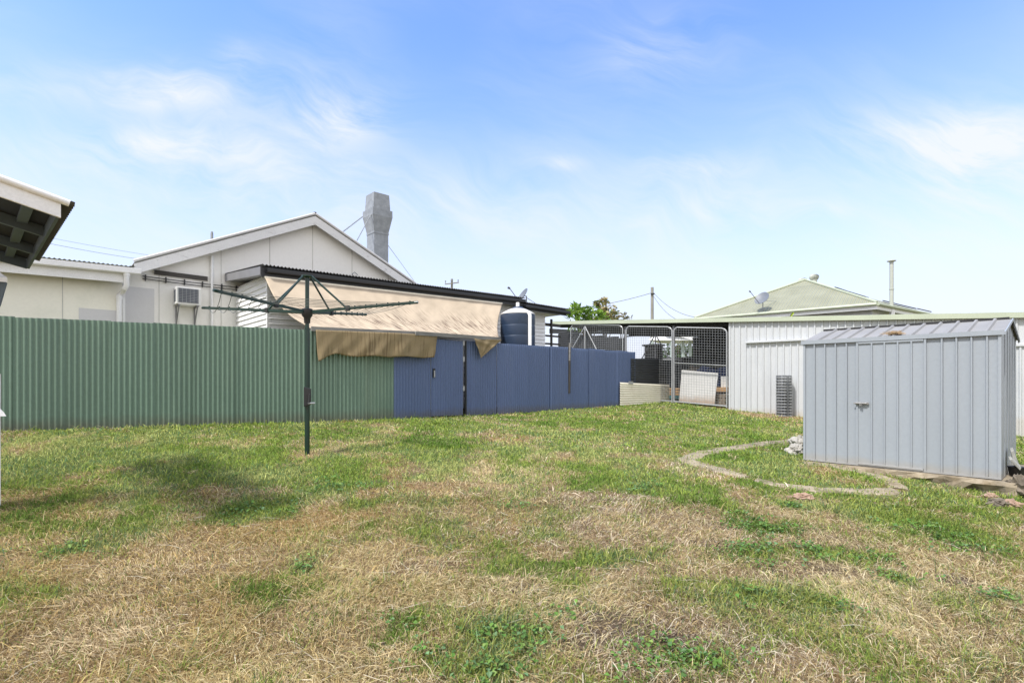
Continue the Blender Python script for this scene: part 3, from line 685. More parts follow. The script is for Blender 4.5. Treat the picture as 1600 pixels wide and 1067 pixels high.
bf = thing('corrugated_fence', 'blue corrugated steel fence carrying on from the green one to the mesh gates', 'fence', (b1.x, b1.y, gz1(b1.x, b1.y)))
fence_sheet(bf, sG+.002, sGate0-.01, 'blue_fence', top=FZ-.02)
cuts = [sP + (sEnd-sP)*t for t in (0, .14, .29, .42, .55, .66, .77, .86, .94, 1)]
for k, (a, b) in enumerate(zip(cuts[:-1], cuts[1:])):
    fence_sheet(bf, a, b + (.015 if k < 8 else 0), 'blue_fence', top=FZ - .012 + random.uniform(-.008, .008) + (.0 if k < 5 else .004), off=.012*(k % 2), tilt=random.uniform(-.006, .006))
def fpost(s, w, top, m, name='post', off=.03, base=None, lean=0):
    p, d = fpt(s); nn = V((d.y, -d.x, 0)); z0 = gz1(p.x, p.y) - .05 if base is None else base
    mb = MB(); mb.bar(p + nn*off + UP*z0, p + nn*off + d*lean + UP*(EYE+top), w, w*.7, up=d); return mb
fpost((sGate1+sP)/2 + .02, .05, FZ-.02, M).build('post', 'charcoal', bf)
sk = fpost(sStake, .055, FZ+.115, M, off=.035, base=EYE-.32, lean=.02)  # dark bar stands in for the shadow gap under the pale stake
o = sk.build('post', 'timber_dark', bf); sk = fpost(sStake, .045, FZ+.115, M, off=.05, base=EYE+.62, lean=.012); o = sk.build('post', 'timber_grey', bf); o['label'] = 'grey weathered timber stake poking above the fence'
pe, de = fpt(sEnd); MB().box(pe + UP*(gz1(pe.x, pe.y)-.03) - V((de.y,-de.x,0))*.02, de*.03, V((de.y,-de.x,0))*.04, UP*(EYE+FZ+.0-gz1(pe.x,pe.y)+.02)).build('post', 'blue_fence', bf)
b2 = fpt((sGate0+sGate1)/2)[0]
gt = thing('corrugated_gate', 'blue corrugated gate with a small pull handle, set in the blue fence', 'gate', (b2.x, b2.y, gz1(b2.x, b2.y)))
fence_sheet(gt, sGate0, sGate1, 'blue_fence', 'gate_sheet', top=FZ-.03, drop=-.03, off=.012)
p, d = fpt(sGate0+.04); nn = V((d.y, -d.x, 0)); zh = EYE + (HY-583)/F*p.y
mb = MB(); mb.box(p + nn*.028 + UP*(zh-.10), d*.06, nn*.012, UP*.21); mb.build('handle_slot', 'black_plastic', gt)
mb = MB(); mb.box(p + nn*.041 + d*.018 + UP*(zh-.09), d*.028, nn*.012, UP*.15); mb.build('handle', 'galv_bright', gt)
p, d = fpt(sGate1-.005); nn = V((d.y, -d.x, 0))
for zz in (.93, .55, -.15):
    mb = MB(); mb.box(p + nn*.02 + UP*(EYE+zz-.06), d*.05, nn*.014, UP*.12); mb.build('hinge', 'galv_bright', gt)

# ------------------------------------------------------------------ neighbour's house
zf = -.85
H = thing('neighbour_house', 'cream gabled house with a charcoal roofed rear extension behind the fence', 'house', hp(0, 0, zf))
W2 = 2.42
# gable wall
def gl(px, py, o=W2): s, z_ = hs(px, py, o); return hp(s, o, z_)
bo = W2 - .22
sa, za = hs(492, 338, bo); sl_, zl = hs(214, 411, bo); sr_ = sa + (sa - sl_); zr = zl
pitch = (za - zl)/(sa - sl_)
top_in = .10
sw_ = hs(188, 450, W2)[0]
poly = [hp(sw_, W2, zf), hp(sr_-.3, W2, zf), hp(sr_-.3, W2, zl+.3*pitch-top_in), hp(sa, W2, za-top_in), hp(sl_+.05, W2, zl+.05*pitch-top_in), hp(sw_, W2, zl-top_in-.1)]
MB().prism(poly, d2*.12).build('wall', 'white_wall', H)
# joints between the wall sheets: thin cover strips
for px, m_, w in ((248,'j',.012),(345,'j',.012),(421,'j',.016),(488,'j',.014),(549.5,'j',.016),(606,'j',.012)):
    s, _z = hs(px, 450, W2); ztop = za - abs(s-sa)*pitch - top_in - .02
    MB().box(hp(s, W2-.008, zf), d1*w, d2*.008, UP*(ztop-zf)).build('cover_strip', 'joint', H)
# grey patch sheet low at the left of the gable
s0, z0 = hs(195, 447, W2); s1, z1 = hs(241, 447, W2)
MB().box(hp(s0, W2-.006, zf), d1*(s1-s0), d2*.006, UP*(z0-zf)).build('wall_patch', 'grey_patch', H)
# roof slopes + barge boards
for sgn in (-1, 1):
    e = sl_-.05 if sgn < 0 else sr_+.05
    A = hp(sa, bo-.02, za+.03); B = hp(e, bo-.02, za+.03-abs(e-sa)*pitch)
    run = (B-A); ln = run.length; run.normalize()
    nrm = run.cross(d2) if sgn > 0 else d2.cross(run)
    if nrm.z < 0: nrm = -nrm
    mb = MB(); prof = corr(8.0, pitch=.0762, n=4)
    mb.sheet(prof, d2, nrm, lambda u: A + d2*u, lambda u: A + run*ln + d2*u, t=.003); mb.build('roof', 'gal_roof', H)
    C = hp(sa, bo, za); D_ = hp(e, bo, za-abs(e-sa)*pitch)
    MB().prism([C, D_, D_ - UP*.235, C - UP*.235], -d2*.03).build('barge_board', 'old_barge', H)
    # rolled barge capping
    mb = MB(); mb.tube([A + nrm*.03 - d2*.012, A + run*ln + nrm*.03 - d2*.012], .035, 8); mb.build('barge_capping', 'grey_patch', H)
MB().tube([hp(sa, bo-.03, za+.055), hp(sa, 9, za+.055)], .06, 8).build('ridge_cap', 'charcoal_roof', H)
s, z_ = hs(331, 396, W2-.05)
mb = MB(); mb.tube([hp(s, W2-.05, zf), hp(s, W2-.05, hs(331, 400, W2-.05)[1])], .032, 10); mb.build('vent_pipe', 'white_trim', H)
q = hs(331, 362, W2+.05); ss, zt_ = q; zb_ = za - abs(ss-sa)*pitch
mb = MB(); mb.tube([hp(ss, W2+.05, zb_), hp(ss, W2+.05, zt_-.05), hp(ss, W2+.05, zt_)], [.032, .032, .022], 10); mb.build('vent_pipe', 'galv', H)
# dark timber rail and insulated cables on the gable
a_, b_ = gl(241, 425.5), gl(324, 436)
MB().bar(a_ - d2*.03, b_ - d2*.03, .03, .10).build('timber_rail', 'timber_dark', H)
for (x0, y0, x1, y1) in ((222,432,372,450),(222,436,372,454)):
    pa_, pb_ = gl(x0, y0), gl(x1, y1); MB().tube([pa_-d2*.06, pa_.lerp(pb_, .5)-d2*.06-UP*.01, pb_-d2*.06], .010, 6).build('cable', 'dark_wire', H)
for px in (226, 258, 287, 315, 345, 368):
    y0 = 432 + (px-222)*.12; q = gl(px, y0)
    MB().box(q - d2*.08 - UP*.09, d1*.02, d2*.08, UP*.13).build('cable_clip', 'black_plastic', H)
# left wing
wo = W2 - .32; s_r, _q = hs(191, 450, wo)
s_pan, _q = hs(97, 450, wo); zw = hs(60, 414, wo)[1]
mb = MB(); mb.box(hp(-14, wo, zf), d1*(s_r+14), d2*.1, UP*(2.28-zf)); mb.build('wall', 'wing_wall', H)
MB().box(hp(s_r+.004, wo+.004, zf), d1*.05, d2*.3, UP*(2.28-zf)).build('corner_strip', 'white_trim', H)
MB().box(hp(s_pan, wo-.006, zf), d1*.014, d2*.006, UP*(2.28-zf)).build('cover_strip', 'joint', H)
s_a, z_a = hs(123, 481, wo); MB().box(hp(s_a, wo-.007, zf), d1*(s_r-s_a-.02), d2*.007, UP*(z_a-zf)).build('wall_patch', 'grey_patch', H)
go = wo - .45; sg1, zg1 = hs(221, 420, go); sg0, zg0 = hs(0, 397, go)
zgl = (zg0+zg1)/2; sgL = -14
def zg(s): return zg1 + (s-sg1)*(zg1-zg0)/(sg1-sg0)
mb = MB(); mb.prism([hp(sgL, go, zg(sgL)), hp(sgL, go, zg(sgL)-.11), hp(sgL, go+.03, zg(sgL)-.125), hp(sgL, go+.12, zg(sgL)-.125), hp(sgL, go+.12, zg(sgL)-.015), hp(sgL, go+.105, zg(sgL)-.015), hp(sgL, go+.105, zg(sgL)-.10), hp(sgL, go+.03, zg(sgL)-.10), hp(sgL, go+.012, zg(sgL))], hp(sg1, go, zg(sg1)) - hp(sgL, go, zg(sgL))); mb.build('gutter', 'white_trim', H, bevel=.006)
mb = MB(); mb.box(hp(sgL, go+.125, zg(sgL)-.31), hp(sg1-.22, go, zg(sg1-.22))-hp(sgL, go, zg(sgL)), d2*.025, UP*.285); mb.build('fascia', 'white_trim', H)
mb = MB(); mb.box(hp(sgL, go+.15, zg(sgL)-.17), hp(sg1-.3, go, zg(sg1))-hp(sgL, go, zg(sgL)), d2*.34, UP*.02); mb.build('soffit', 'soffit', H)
mb = MB(); Lw = sg1-.1-sgL; mb.sheet(corr(Lw, n=8), d1, UP, lambda u: hp(sgL+u, go+.03, zg(sgL+u)+.035), lambda u: hp(sgL+u, go+4.2, zg(sgL+u)+.035+.36), t=.002); mb.build('roof', 'gal_roof', H)
# downpipe with its swan neck
zb = zg(sg1-.25)-.13
pts = [hp(sg1-.25, go+.07, zb+.02), hp(sg1-.25, go+.07, zb-.25), hp(sg1-.28, go+.10, zb-.30), hp(s_r-.0, wo-.10, zb-.35), hp(s_r-.06, wo-.06, zb-.42), hp(s_r-.06, wo-.06, zf)]
MB().tube(pts, .05, 12).build('downpipe', 'white_trim', H)
MB().tube([pts[0]+UP*.0, pts[0]-UP*.06], .062, 12).build('downpipe_socket', 'white_trim', H)
MB().tube([pts[4]-UP*.02, pts[4]-UP*.09], .058, 12).build('downpipe_socket', 'white_trim', H)
# rear extension: weatherboards
sE = hs(851, 520, 0)[0]; zE = 2.46
def boards(o0, U, Nn, W_, zb, ztop_fn, bh=.118):
    mb = MB(); z_ = zb
    while z_ < max(ztop_fn(0), ztop_fn(W_)):
        t0, t1 = min(z_+bh, ztop_fn(0)), min(z_+bh, ztop_fn(W_))
        if min(t0, t1) - z_ > .01:
            a, b = o0 + UP*(z_+EYE), o0 + U*W_ + UP*(z_+EYE)
            a2, b2 = o0 + UP*(t0+EYE), o0 + U*W_ + UP*(t1+EYE)
            mb.prism([a + Nn*.036, a2 + Nn*.004, a2 - Nn*.01, a - Nn*.01], b - a) if abs(t0-t1) < 1e-6 else mb.face([a+Nn*.022, b+Nn*.022, b2+Nn*.004, a2+Nn*.004])
        z_ += bh
    return mb
PP = V((P0.x, P0.y, 0))
MB().box(hp(.02, .02, zf), d1*(sE-.04), d2*(W2-.04), UP*(zE-.06-zf)).build('extension_core', 'board', H)
boards(PP + d1*.0, d1, -d2, sE, zf, lambda u: 2.36).build('weatherboards', 'board', H)
boards(PP + d2*(W2-.02), -d2, -d1, W2-.02, zf, lambda u: 2.36).build('weatherboards', 'board', H)
MB().box(hp(-.03, -.03, zf), d1*.07, d2*.07, UP*(2.36-zf)).build('corner_strip', 'white_trim', H)
# extension roof, gutter, fascias
eo, es = -.45, -.27
def ez(s): return 2.43 + (s-es)*.0165
s818 = hs(818, 470, eo)[0]; s888 = hs(888, 485, eo)[0]
rise = .27/2.9
mb = MB(); Lw = s818-es; mb.sheet(corr(Lw, amp=.016, n=8), d1, UP, lambda u: hp(es+u, eo-.09, ez(es+u)+.008), lambda u: hp(es+u, W2, ez(es+u)+rise*(W2-eo)), t=.002); mb.build('roof', 'charcoal_roof', H)
def gut(s0, s1, zz0, zz1, m_, par):
    a = [(0,-.03),(0,-.115),(.02,-.13),(.11,-.13),(.11,-.02),(.10,-.02),(.10,-.115),(.02,-.115),(.01,-.03)]
    mb = MB(); mb.prism([hp(s0, eo-.1+x, zz0-.012+y) for x, y in a], hp(s1, eo, zz1)-hp(s0, eo, zz0)); return mb.build('gutter', m_, par, bevel=.008)
gut(es+.09, s818, ez(es), ez(s818), 'charcoal', H)
MB().box(hp(es, eo+.012, ez(es)-.225), hp(s818, eo, ez(s818))-hp(es, eo, ez(es)), d2*.02, UP*.21).build('fascia', 'charcoal', H)
MB().box(hp(es-.02, eo+.033, ez(es)-.19), hp(0, W2-.05, rise*(W2-eo-.05))-hp(0, eo+.033, 0), d1*.02, UP*.175).build('fascia', 'grey_fascia', H)
MB().box(hp(es+.01, eo+.035, ez(es)-.17), hp(0, W2-.05, rise*(W2-eo-.05))-hp(0, eo+.035, 0), hp(sE, 0, .13)-hp(es, 0, 0), UP*.012).build('soffit', 'grey_fascia', H)
# end roof, a little lower
z20, z21 = (HY-473.5)/F*hit(818, P0+eo*d2, d1)[1], (HY-484.5)/F*hit(888, P0+eo*d2, d1)[1]
Lw = s888-s818
mb = MB(); mb.sheet(corr(Lw, amp=.016, n=8), d1, UP, lambda u: hp(s818+.01+u, eo-.09, z20+(z21-z20)*u/Lw+.015), lambda u: hp(s818+.01+u, W2, z20+(z21-z20)*u/Lw+.015+rise*2.5), t=.002); mb.build('roof', 'charcoal_roof', H)
gut(s818+.012, s888, z20, z21, 'charcoal', H)
MB().box(hp(s818+.012, eo+.012, z20-.20), hp(s888-.08, 0, z21)-hp(s818, 0, z20), d2*.02, UP*.19).build('fascia', 'charcoal', H)
MB().box(hp(s818+.02, eo+.035, z20-.15), hp(s888-.1, 0, z21)-hp(s818, 0, z20), d2*2.6, UP*.012).build('soffit', 'white_trim', H)
# verandah post and rails beyond the far corner of the extension
sv = hs(861.5, 520, .3)[0]
MB().bar(hp(sv, .3, zf), hp(sv, .3, 2.15), .06, .06, up=d1).build('verandah_post', 'timber_dark', H)
for yy, hh in ((506.5,.10),(524,.06),(536.5,.06)):
    s0, zz = hs(852, yy, .3); MB().box(hp(s0, .33, zz-hh/2), d1*(sv-s0+.5), d2*.04, UP*hh).build('verandah_rail', 'timber_dark', H)
# small outside light arm on the gable roof edge
q = gl(551, 434, W2-.1); MB().tube([q, q+UP*.12, q+UP*.17+d1*.06, q+UP*.1+d1*.16], .012, 6).build('light_bracket', 'galv', H)

# air conditioner
sA, zA = hs(275.5, 449, W2-.42); sB, zB = hs(315, 474, W2-.42)
zB = hs(296, 476, W2-.42)[1]
AC = thing('air_conditioner', 'white box air conditioner with a dark grille on brackets below the gable', 'air conditioner', hp(sA, W2-.2, zB))
wA = sB-sA; hA = zA-zB+.03
MB().box(hp(sA, W2-.40, zB), d1*wA, d2*.39, UP*hA).build('casing', 'ac_white', AC, bevel=.012)
gm = MB(); gm.box(hp(sA+.04, W2-.412, zB+.04), d1*(wA-.10), d2*.013, UP*(hA-.07)); gm.build('grille', 'ac_dark', AC)
gm = MB()
for k in range(6): gm.box(hp(sA+.04+(wA-.12)*k/5, W2-.419, zB+.04), d1*.009, d2*.006, UP*(hA-.07))
for k in range(9): gm.box(hp(sA+.04, W2-.418, zB+.05+(hA-.1)*k/8), d1*(wA-.10), d2*.005, UP*.007)
gm.build('grille_bars', 'galv', AC)
MB().box(hp(sA-.004, W2-.36, zB+.06), d1*.004, d2*.22, UP*(hA-.12)).build('side_vent', 'ac_dark', AC)
for t in (.12, .86):
    s = sA+wA*t; mb = MB(); mb.bar(hp(s, W2-.42, zB-.02), hp(s, W2-.02, zB-.02), .03, .03); mb.bar(hp(s, W2-.36, zB-.03), hp(s, W2-.03, zB-.45), .025, .025); mb.bar(hp(s, W2-.03, zB-.02), hp(s, W2-.03, zB-.5), .025, .025); mb.build('bracket', 'grey_fascia', AC)

# tall square steel flue on the roof
fo = W2 + 3.2
def fl(px, py): s, z_ = hs(px, py, fo); return s, z_
s0, zt = fl(584, 299); s1, _ = fl(609, 302); zb = fl(590, 410)[1]
wF = (s1-s0); cS = (s0+s1)/2; cO = fo + wF/2
FL = thing('flue_stack', 'tall square galvanised flue stack with a flared head behind the gable', 'chimney', hp(cS, cO, zb-.6))
def frust(z0, w0, z1, w1):
    mb = MB(); a = [hp(cS+x*w0/2, cO+y*w0/2, z0) for x, y in ((-1,-1),(1,-1),(1,1),(-1,1))]; b = [hp(cS+x*w1/2, cO+y*w1/2, z1) for x, y in ((-1,-1),(1,-1),(1,1),(-1,1))]
    for k in range(4): mb.face([a[k], a[(k+1)%4], b[(k+1)%4], b[k]])
    mb.face(a[::-1]); mb.face(b); return mb
zy = lambda y: fl(590, y)[1]
wS = wF*.88
frust(zb-.6, wS, zy(362), wS).build('shaft', 'galv', FL)
frust(zy(362), wS*1.003, zy(337), wF*1.22).build('flare', 'galv', FL)
frust(zy(364), wS*1.05, zy(361), wS*1.05).build('joint_band', 'galv', FL)
frust(zy(337), wF*1.23, zy(326), wF*1.22).build('collar', 'galv', FL)
frust(zy(326), wF*1.05, zt, wF*.95).build('head', 'galv', FL)
def stay(p, q, r, m_='galv'): MB().tube([p, q], r, 6).build('stay', m_, FL)
for (x0, y0, x1, y1, off, r) in ((566,339,536,362,.2,.022),(582,331,557,377,-.3,.016),(606,383,652,446,.2,.010)):
    s, z_ = hs(x0, y0, fo+.2); sB_, zB_ = hs(x1, y1, fo-1.0 if x1 < 600 else fo-.5)
    stay(hp(s, fo+.2, z_), hp(sB_, (fo-1.0 if x1 < 600 else fo-.5), zB_), r)

# ------------------------------------------------------------------ shade cloth awning
A0, A1 = hp(es+.05, eo-.0, ez(es)-.235), None
sT1, zT1 = hs(784, 477, eo)
AW = thing('shade_awning', 'faded tan shade cloth stretched from the eave of the extension down to the fence top', 'awning', hp(2, -1, 0))
def fence_at(px): s = fs_of(px); p, d = fpt(s); return p, d
pbL, _d = fence_at(486); pbR, _d = fence_at(778)
nF = V((.672, -.74, 0))
BL = V((pbL.x, pbL.y, EYE+(HY-514)/F*pbL.y)) + nF*.03; BR = V((pbR.x, pbR.y, EYE+(HY-529.5)/F*pbR.y)) + nF*.03
TL = hp(es+.06, eo-.02, ez(es)-.24); TR = hp(sT1, eo-.02, ez(sT1)-.235)
Lc = (TR-TL).length
def bat(a, off):
    p, d = fence_at(486 + (778-486)*a); z_ = BL.z + (BR.z-BL.z)*a
    return V((p.x, p.y, z_)) + V((d.y, -d.x, 0))*off
def canopy(a, b):
    # a along, b from the gutter (0) to the batten (1); the free left edge is cut in a shallow curve
    aa = a
    top = TL.lerp(TR, aa); bot = bat(aa, .06); p = top.lerp(bot, b)
    sag = math.sin(math.pi*b)
    p = p - UP*(.20*sag*(.65+.35*math.sin(math.pi*a)))
    if a < .15: p += (TR-TL).normalized()*(-.10*sag)*(1-a/.15)
    if a > .9: p += (TR-TL).normalized()*(-.12*sag)*((a-.9)/.1)
    dd = a*Lc*.8 - b*1.5
    w = math.sin(dd*9+2.2*math.sin(a*Lc*1.3))*.5 + math.sin(dd*17 + 3*math.sin(b*4+a*7))*.35 + math.sin(dd*31+a*19)*.15
    env = sstep(.25, .8, np.array([b]))[0]*(.35+.65*math.sin(math.pi*min(1, a*1.05)))
    p += UP*(.017*w*env) 
    p += UP*(-.02*abs(math.sin(a*math.pi*9)))*(1-b)*(b > .01)*.5
    return p, (a*Lc, (1-b)*2.0)
grid_mesh(canopy, 170, 40, 'canopy', M['canopy'], AW)
MB().bar(TL + UP*.006, TR + UP*.006, .03, .035).build('edge_strip', 'cream_iron', AW)
# batten in two lengths
for a, b in ((bat(-.01, .16), bat(.56, .15)), (bat(.53, .195), bat(1, .10))):
    MB().bar(a - UP*.01, b - UP*.01, .045, .085).build('batten', 'timber_grey', AW)
pvL, _d = fence_at(489); pvR, _d = fence_at(675)
VL = BL.lerp(BR, .012) + nF*.062; VR = V((pvR.x, pvR.y, 0)); tR = (VR-V((BL.x,BL.y,0))).length/(V((BR.x,BR.y,0))-V((BL.x,BL.y,0))).length; VR = BL.lerp(BR, tR) + nF*.075
Lv = (VR-VL).length
def val(a, b):
    p = bat(.012 + (.648-.012)*a, .17)
    h = .50 + .115*math.exp(-a*14) - .05*math.exp(-((a-.15)/.08)**2) + .01*math.sin(a*23)
    sh = (.045*math.exp(-a*9) - .09*math.exp(-(1-a)*9))*b**1.4
    n_ = .02 + .022*math.sin(a*Lv*7+math.sin(a*9))*b + .016*math.sin(a*Lv*17+1)*b*b + .05*b*math.exp(-((a-.42)/.06)**2)*(1-b) + .014*math.sin(a*40+b*7)*b
    return p + UP*(-.03-h*b) + nF*n_ + d1*sh, (a*Lv, b*.5)
grid_mesh(val, 90, 16, 'valance', M['valance'], AW)
p1, _d = fence_at(733); p2, _d = fence_at(777); p3, _d = fence_at(745)
def tb(p): return (V((p.x,p.y,0))-V((BL.x,BL.y,0))).length/(V((BR.x,BR.y,0))-V((BL.x,BL.y,0))).length
T1 = bat((733-486)/292, .17); T2 = bat((777-486)/292, .13); T3 = V((p3.x, p3.y, 0)) + nF*.14; T3.z = EYE+(HY-560)/F*p3.y
def flap(a, b):
    p = T1.lerp(T2, a).lerp(T3.lerp(T2, a*.05), b)
    return p - UP*.04*(1-b) + nF*(.02+.03*math.sin(a*14+b*2)*b*(1-b)*2.5 + .015*math.sin(b*16-a*5)*(1-b)), (a*.7, b*.4)
grid_mesh(flap, 24, 18, 'flap', M['valance'], AW)

# ------------------------------------------------------------------ water tank
pt, dt = fence_at(809); _s, _D = hit(809, FP[-1] + d2*.72, d1); cT = V(((809-CX)/F*_D, _D, 0))
rT = 27.0/F*cT.y; zTt = EYE+(HY-492)/F*cT.y; gT = gz1(cT.x, cT.y)
TK = thing('water_tank', 'round dark blue water tank with a pale domed lid behind the blue fence', 'water tank', (cT.x, cT.y, gT))
prof = [(rT*.96, 0)]; hT = zTt-gT; nb = 9
for k in range(nb):
    z0, z1 = hT*k/nb, hT*(k+1)/nb
    prof += [(rT, z0+.03), (rT, z1-.03), (rT*.982, z1-.018), (rT*.982, z1-.002)]
MB().lathe((cT.x, cT.y, gT), prof, 40).build('tank_body', 'tank', TK, sharp=25)
MB().lathe((cT.x, cT.y, zTt), [(rT*1.0, 0), (rT*1.0, .02), (rT*.78, .085), (rT*.5, .15), (rT*.36, .17)], 40).build('tank_lid', 'cream_iron' if False else 'white_board', TK, sharp=50)
MB().lathe((cT.x, cT.y, zTt), [(rT*.36, .165), (rT*.34, .20), (rT*.26, .22)], 32).build('hatch', 'tank', TK)
zl_ = zTt+.22
MB().tube([(cT.x, cT.y, zl_-.03), (cT.x, cT.y, zl_+.12), (cT.x+.0, cT.y+.02, EYE+(HY-477)/F*cT.y)], [.055,.05,.035], 12).build('inlet_pipe', 'pvc', TK)
nP = V((.62, -.785, 0)); q = V((cT.x, cT.y, zTt)) + nP*(rT+.045)
MB().tube([q - nP*.07 + UP*(-.015), q - UP*.03, q - UP*.09, V((q.x, q.y, gT))], .05, 12).build('overflow_pipe', 'pvc', TK)

# ------------------------------------------------------------------ satellite dishes
def sat_dish(loc_, px, py, D, rx, label, face, arm_to, mast_py, lay=()):
    T = thing('satellite_dish', label, 'satellite dish', loc_, 'satellite dishes on the roofs')
    c = at(px, py, D); f = V(face).normalized(); a = f.cross(UP).normalized(); b = a.cross(f).normalized()
    mb = MB(); n_, m_ = 24, 5; R = rx
    for sgn in (0, 1):
        i0 = len(mb.v)
        for k in range(m_+1):
            r = R*k/m_
            for j_ in range(n_):
                t = 2*math.pi*j_/n_; mb.v.append(c + a*r*math.cos(t)*.92 + b*r*math.sin(t) + f*(.22*R*(k/m_)**2 - .22*R - .012*sgn))
        for k in range(m_):
            for j_ in range(n_):
                q_ = (i0+k*n_+j_, i0+k*n_+(j_+1)%n_, i0+(k+1)*n_+(j_+1)%n_, i0+(k+1)*n_+j_); mb.f.append(q_ if sgn else q_[::-1]); mb.sm.append(True)
    o1 = (m_)*n_; o2 = (m_+1)*n_ + m_*n_
    for j_ in range(n_): mb.f.append((o1+j_, o1+(j_+1)%n_, o2+(j_+1)%n_, o2+j_)); mb.sm.append(False)
    mb.build('reflector', 'dish', T)
    low = c - b*R*.95; tip = at(*arm_to)
    MB().tube([low - f*.02, tip], .014, 6).build('feed_arm', 'dish_dark', T)
    MB().tube([tip - f*.02, tip + f*.07 - UP*.03], .035, 8).build('feed_horn', 'dish_dark', T)
    back = c - f*.22*R; foot = V((loc_[0], loc_[1], loc_[2])); kn = V((foot.x, foot.y, back.z))
    MB().tube([back, kn, foot], .022, 8).build('mast', 'galv', T)
    for (x, y, dD) in lay: MB().tube([V((foot.x, foot.y, back.z-.05)), at(x, y, D+dD)], .010, 6).build('stay', 'galv', T)
    return T
Dd = hit(822, P0 + .9*d2, d1)[1]
ro = at(822.5, 474.5, Dd)
sat_dish((ro.x, ro.y, ro.z), 816, 460.5, Dd-.1, .27, 'grey satellite dish on the charcoal roof above the blue tank', (-.72, -.32, .52), (796, 450, Dd-.25), 474, lay=((842,477.5,.5),))

# ------------------------------------------------------------------ rotary clothes hoist
hb = at(480, 711, 7.3); hb.z = gz1(hb.x, hb.y)
CL = thing('clothes_hoist', 'dark green rotary clothes hoist with four arms standing on the lawn', 'clothes line', hb)
hx, hy = hb.x, hb.y
zz = lambda py: EYE+(HY-py)/F*7.3
MB().tube([(hx, hy, hb.z-.1), (hx, hy, zz(512))], .034, 16).build('pole', 'hoist', CL)
MB().tube([(hx, hy, zz(514)), (hx, hy, zz(433))], .027, 16).build('inner_tube', 'hoist', CL)
MB().lathe((hx, hy, 0), [(.04, zz(505)), (.045, zz(497)), (.072, zz(493)), (.072, zz(483)), (.05, zz(482))], 20).build('hub', 'black_plastic', CL)
mb = MB(); mb.lathe((hx, hy, 0), [(.05, zz(434)), (.075, zz(432.5)), (.075, zz(430.5)), (.03, zz(430))], 16); mb.build('top_cap', 'hoist', CL)
bx_ = V((hx, hy, 0)); vw = V((.37, -.93, 0)); sdw = V((.93, .37, 0))
mb = MB(); mb.prism([bx_+vw*.03-sdw*.045+UP*zz(635), bx_+vw*.03+sdw*.05+UP*zz(632), bx_+vw*.03+sdw*.05+UP*zz(607), bx_+vw*.03-sdw*.045+UP*zz(604)], vw*.07); mb.build('winder_box', 'black_plastic', CL, bevel=.008)
mb = MB(); q = bx_+vw*.11+sdw*.03+UP*zz(616); mb.tube([q - vw*.02, q + vw*.03, q + vw*.03 - UP*.12 - sdw*.01], .014, 8); mb.build('winder_handle', 'black_plastic', CL)
mb = MB(); q2 = q + vw*.03 - UP*.12; mb.tube([q2 - sdw*.02, q2 + sdw*.07], .013, 8); mb.build('winder_grip', 'galv', CL)
hub = V((hx, hy, zz(487.5)))
tips = [at(318, 481, 7.75), at(336, 454, 6.15), at(651, 472.5, 7.15), at(571, 491.5, 8.6)]
FR = [.44, .54, .64, .74, .84, .94, 1.0]
for tp in tips:
    d = (tp-hub).normalized(); L_ = (tp-hub).length
    arm = MB(); arm.bar(hub + d*.05, tp, .026, .036).build('arm', 'hoist', CL)
    for fr in FR[:-1]: MB().tube([hub + d*L_*fr - UP*.024, hub + d*L_*fr + UP*.030], .011, 6).build('line_clip', 'hoist', CL)
    MB().tube([tp - d*.03, tp + d*.02], .02, 8).build('arm_cap', 'hoist', CL)
    MB().tube([V((hx, hy, zz(432.5))) + V((d.x, d.y, 0))*.07, hub + d*L_*.36 + UP*.015], .014, 8).build('strut', 'hoist', CL)
    MB().box(hub + d*L_*.36 - UP*.035 - V((d.y,-d.x,0))*.022, d*.05, V((d.y,-d.x,0))*.044, UP*.07).build('strut_clamp', 'black_plastic', CL)
order = [0, 1, 2, 3]  # around the hub: left, near, right, far
lines = MB()
for fr in FR[:-1]:
    for k in range(4):
        a = hub + (tips[order[k]]-hub)*fr; b = hub + (tips[order[(k+1)%4]]-hub)*fr; sg = .03*fr
        if k == 0: sg = .16*fr
        pts = [a.lerp(b, t) - UP*4*sg*t*(1-t) for t in (0,.17,.33,.5,.67,.83,1)]
        lines.tube(pts, .0034, 4, cap=False)
lines.build('lines', 'wire', CL)

# ------------------------------------------------------------------ garden shed
zS = EYE - 1.143; zEv = EYE + .583; zRg = EYE + .80
SH = thing('garden_shed', 'small pale grey ribbed steel garden shed with a bolted door', 'shed', (SL.x+e1.x*1.07+e2.x*.8, SL.y+e1.y*1.07+e2.y*.8, zS))
def sp_(u, o, z_): return V((SL.x + e1.x*u + e2.x*o, SL.y + e1.y*u + e2.y*o, z_))
du0, du1 = hit(1340, SL, e1)[0], hit(1446, SL, e1)[0]
pr = .1427
def shed_panel(u0, u1, name, off=0.0, zb=zS, ztop=zEv, start=pr):
    W_ = u1-u0; mb = MB(); k = max(1, round(W_/pr)); pp = W_/k
    mb.sheet(ribs(W_, pp, .030, .027, start=0), e1, -e2, lambda u: sp_(u0+u, -off, zb), lambda u: sp_(u0+u, -off, ztop), t=.002, smooth=False); return mb.build(name, 'shed', SH)
shed_panel(0.0, du0-.01, 'front_wall'); shed_panel(du1+.01, SLn, 'front_wall')
MB().box(sp_(du0-.005, .004, zS+.05), e1*(du1-du0+.01), e2*.01, UP*(zEv-zS-.06)).build('doorway_backing', 'shed', SH)
W_ = du1-du0; k = 5
mb = MB(); mb.sheet(ribs(W_-.02, (W_-.02)/5, .028, .020), e1, -e2, lambda u: sp_(du0+.01+u, -.012, zS+.035), lambda u: sp_(du0+.01+u, -.012, zEv-.055), t=.002, smooth=False); mb.build('door', 'shed', SH)
dr = bpy.data.objects['door']
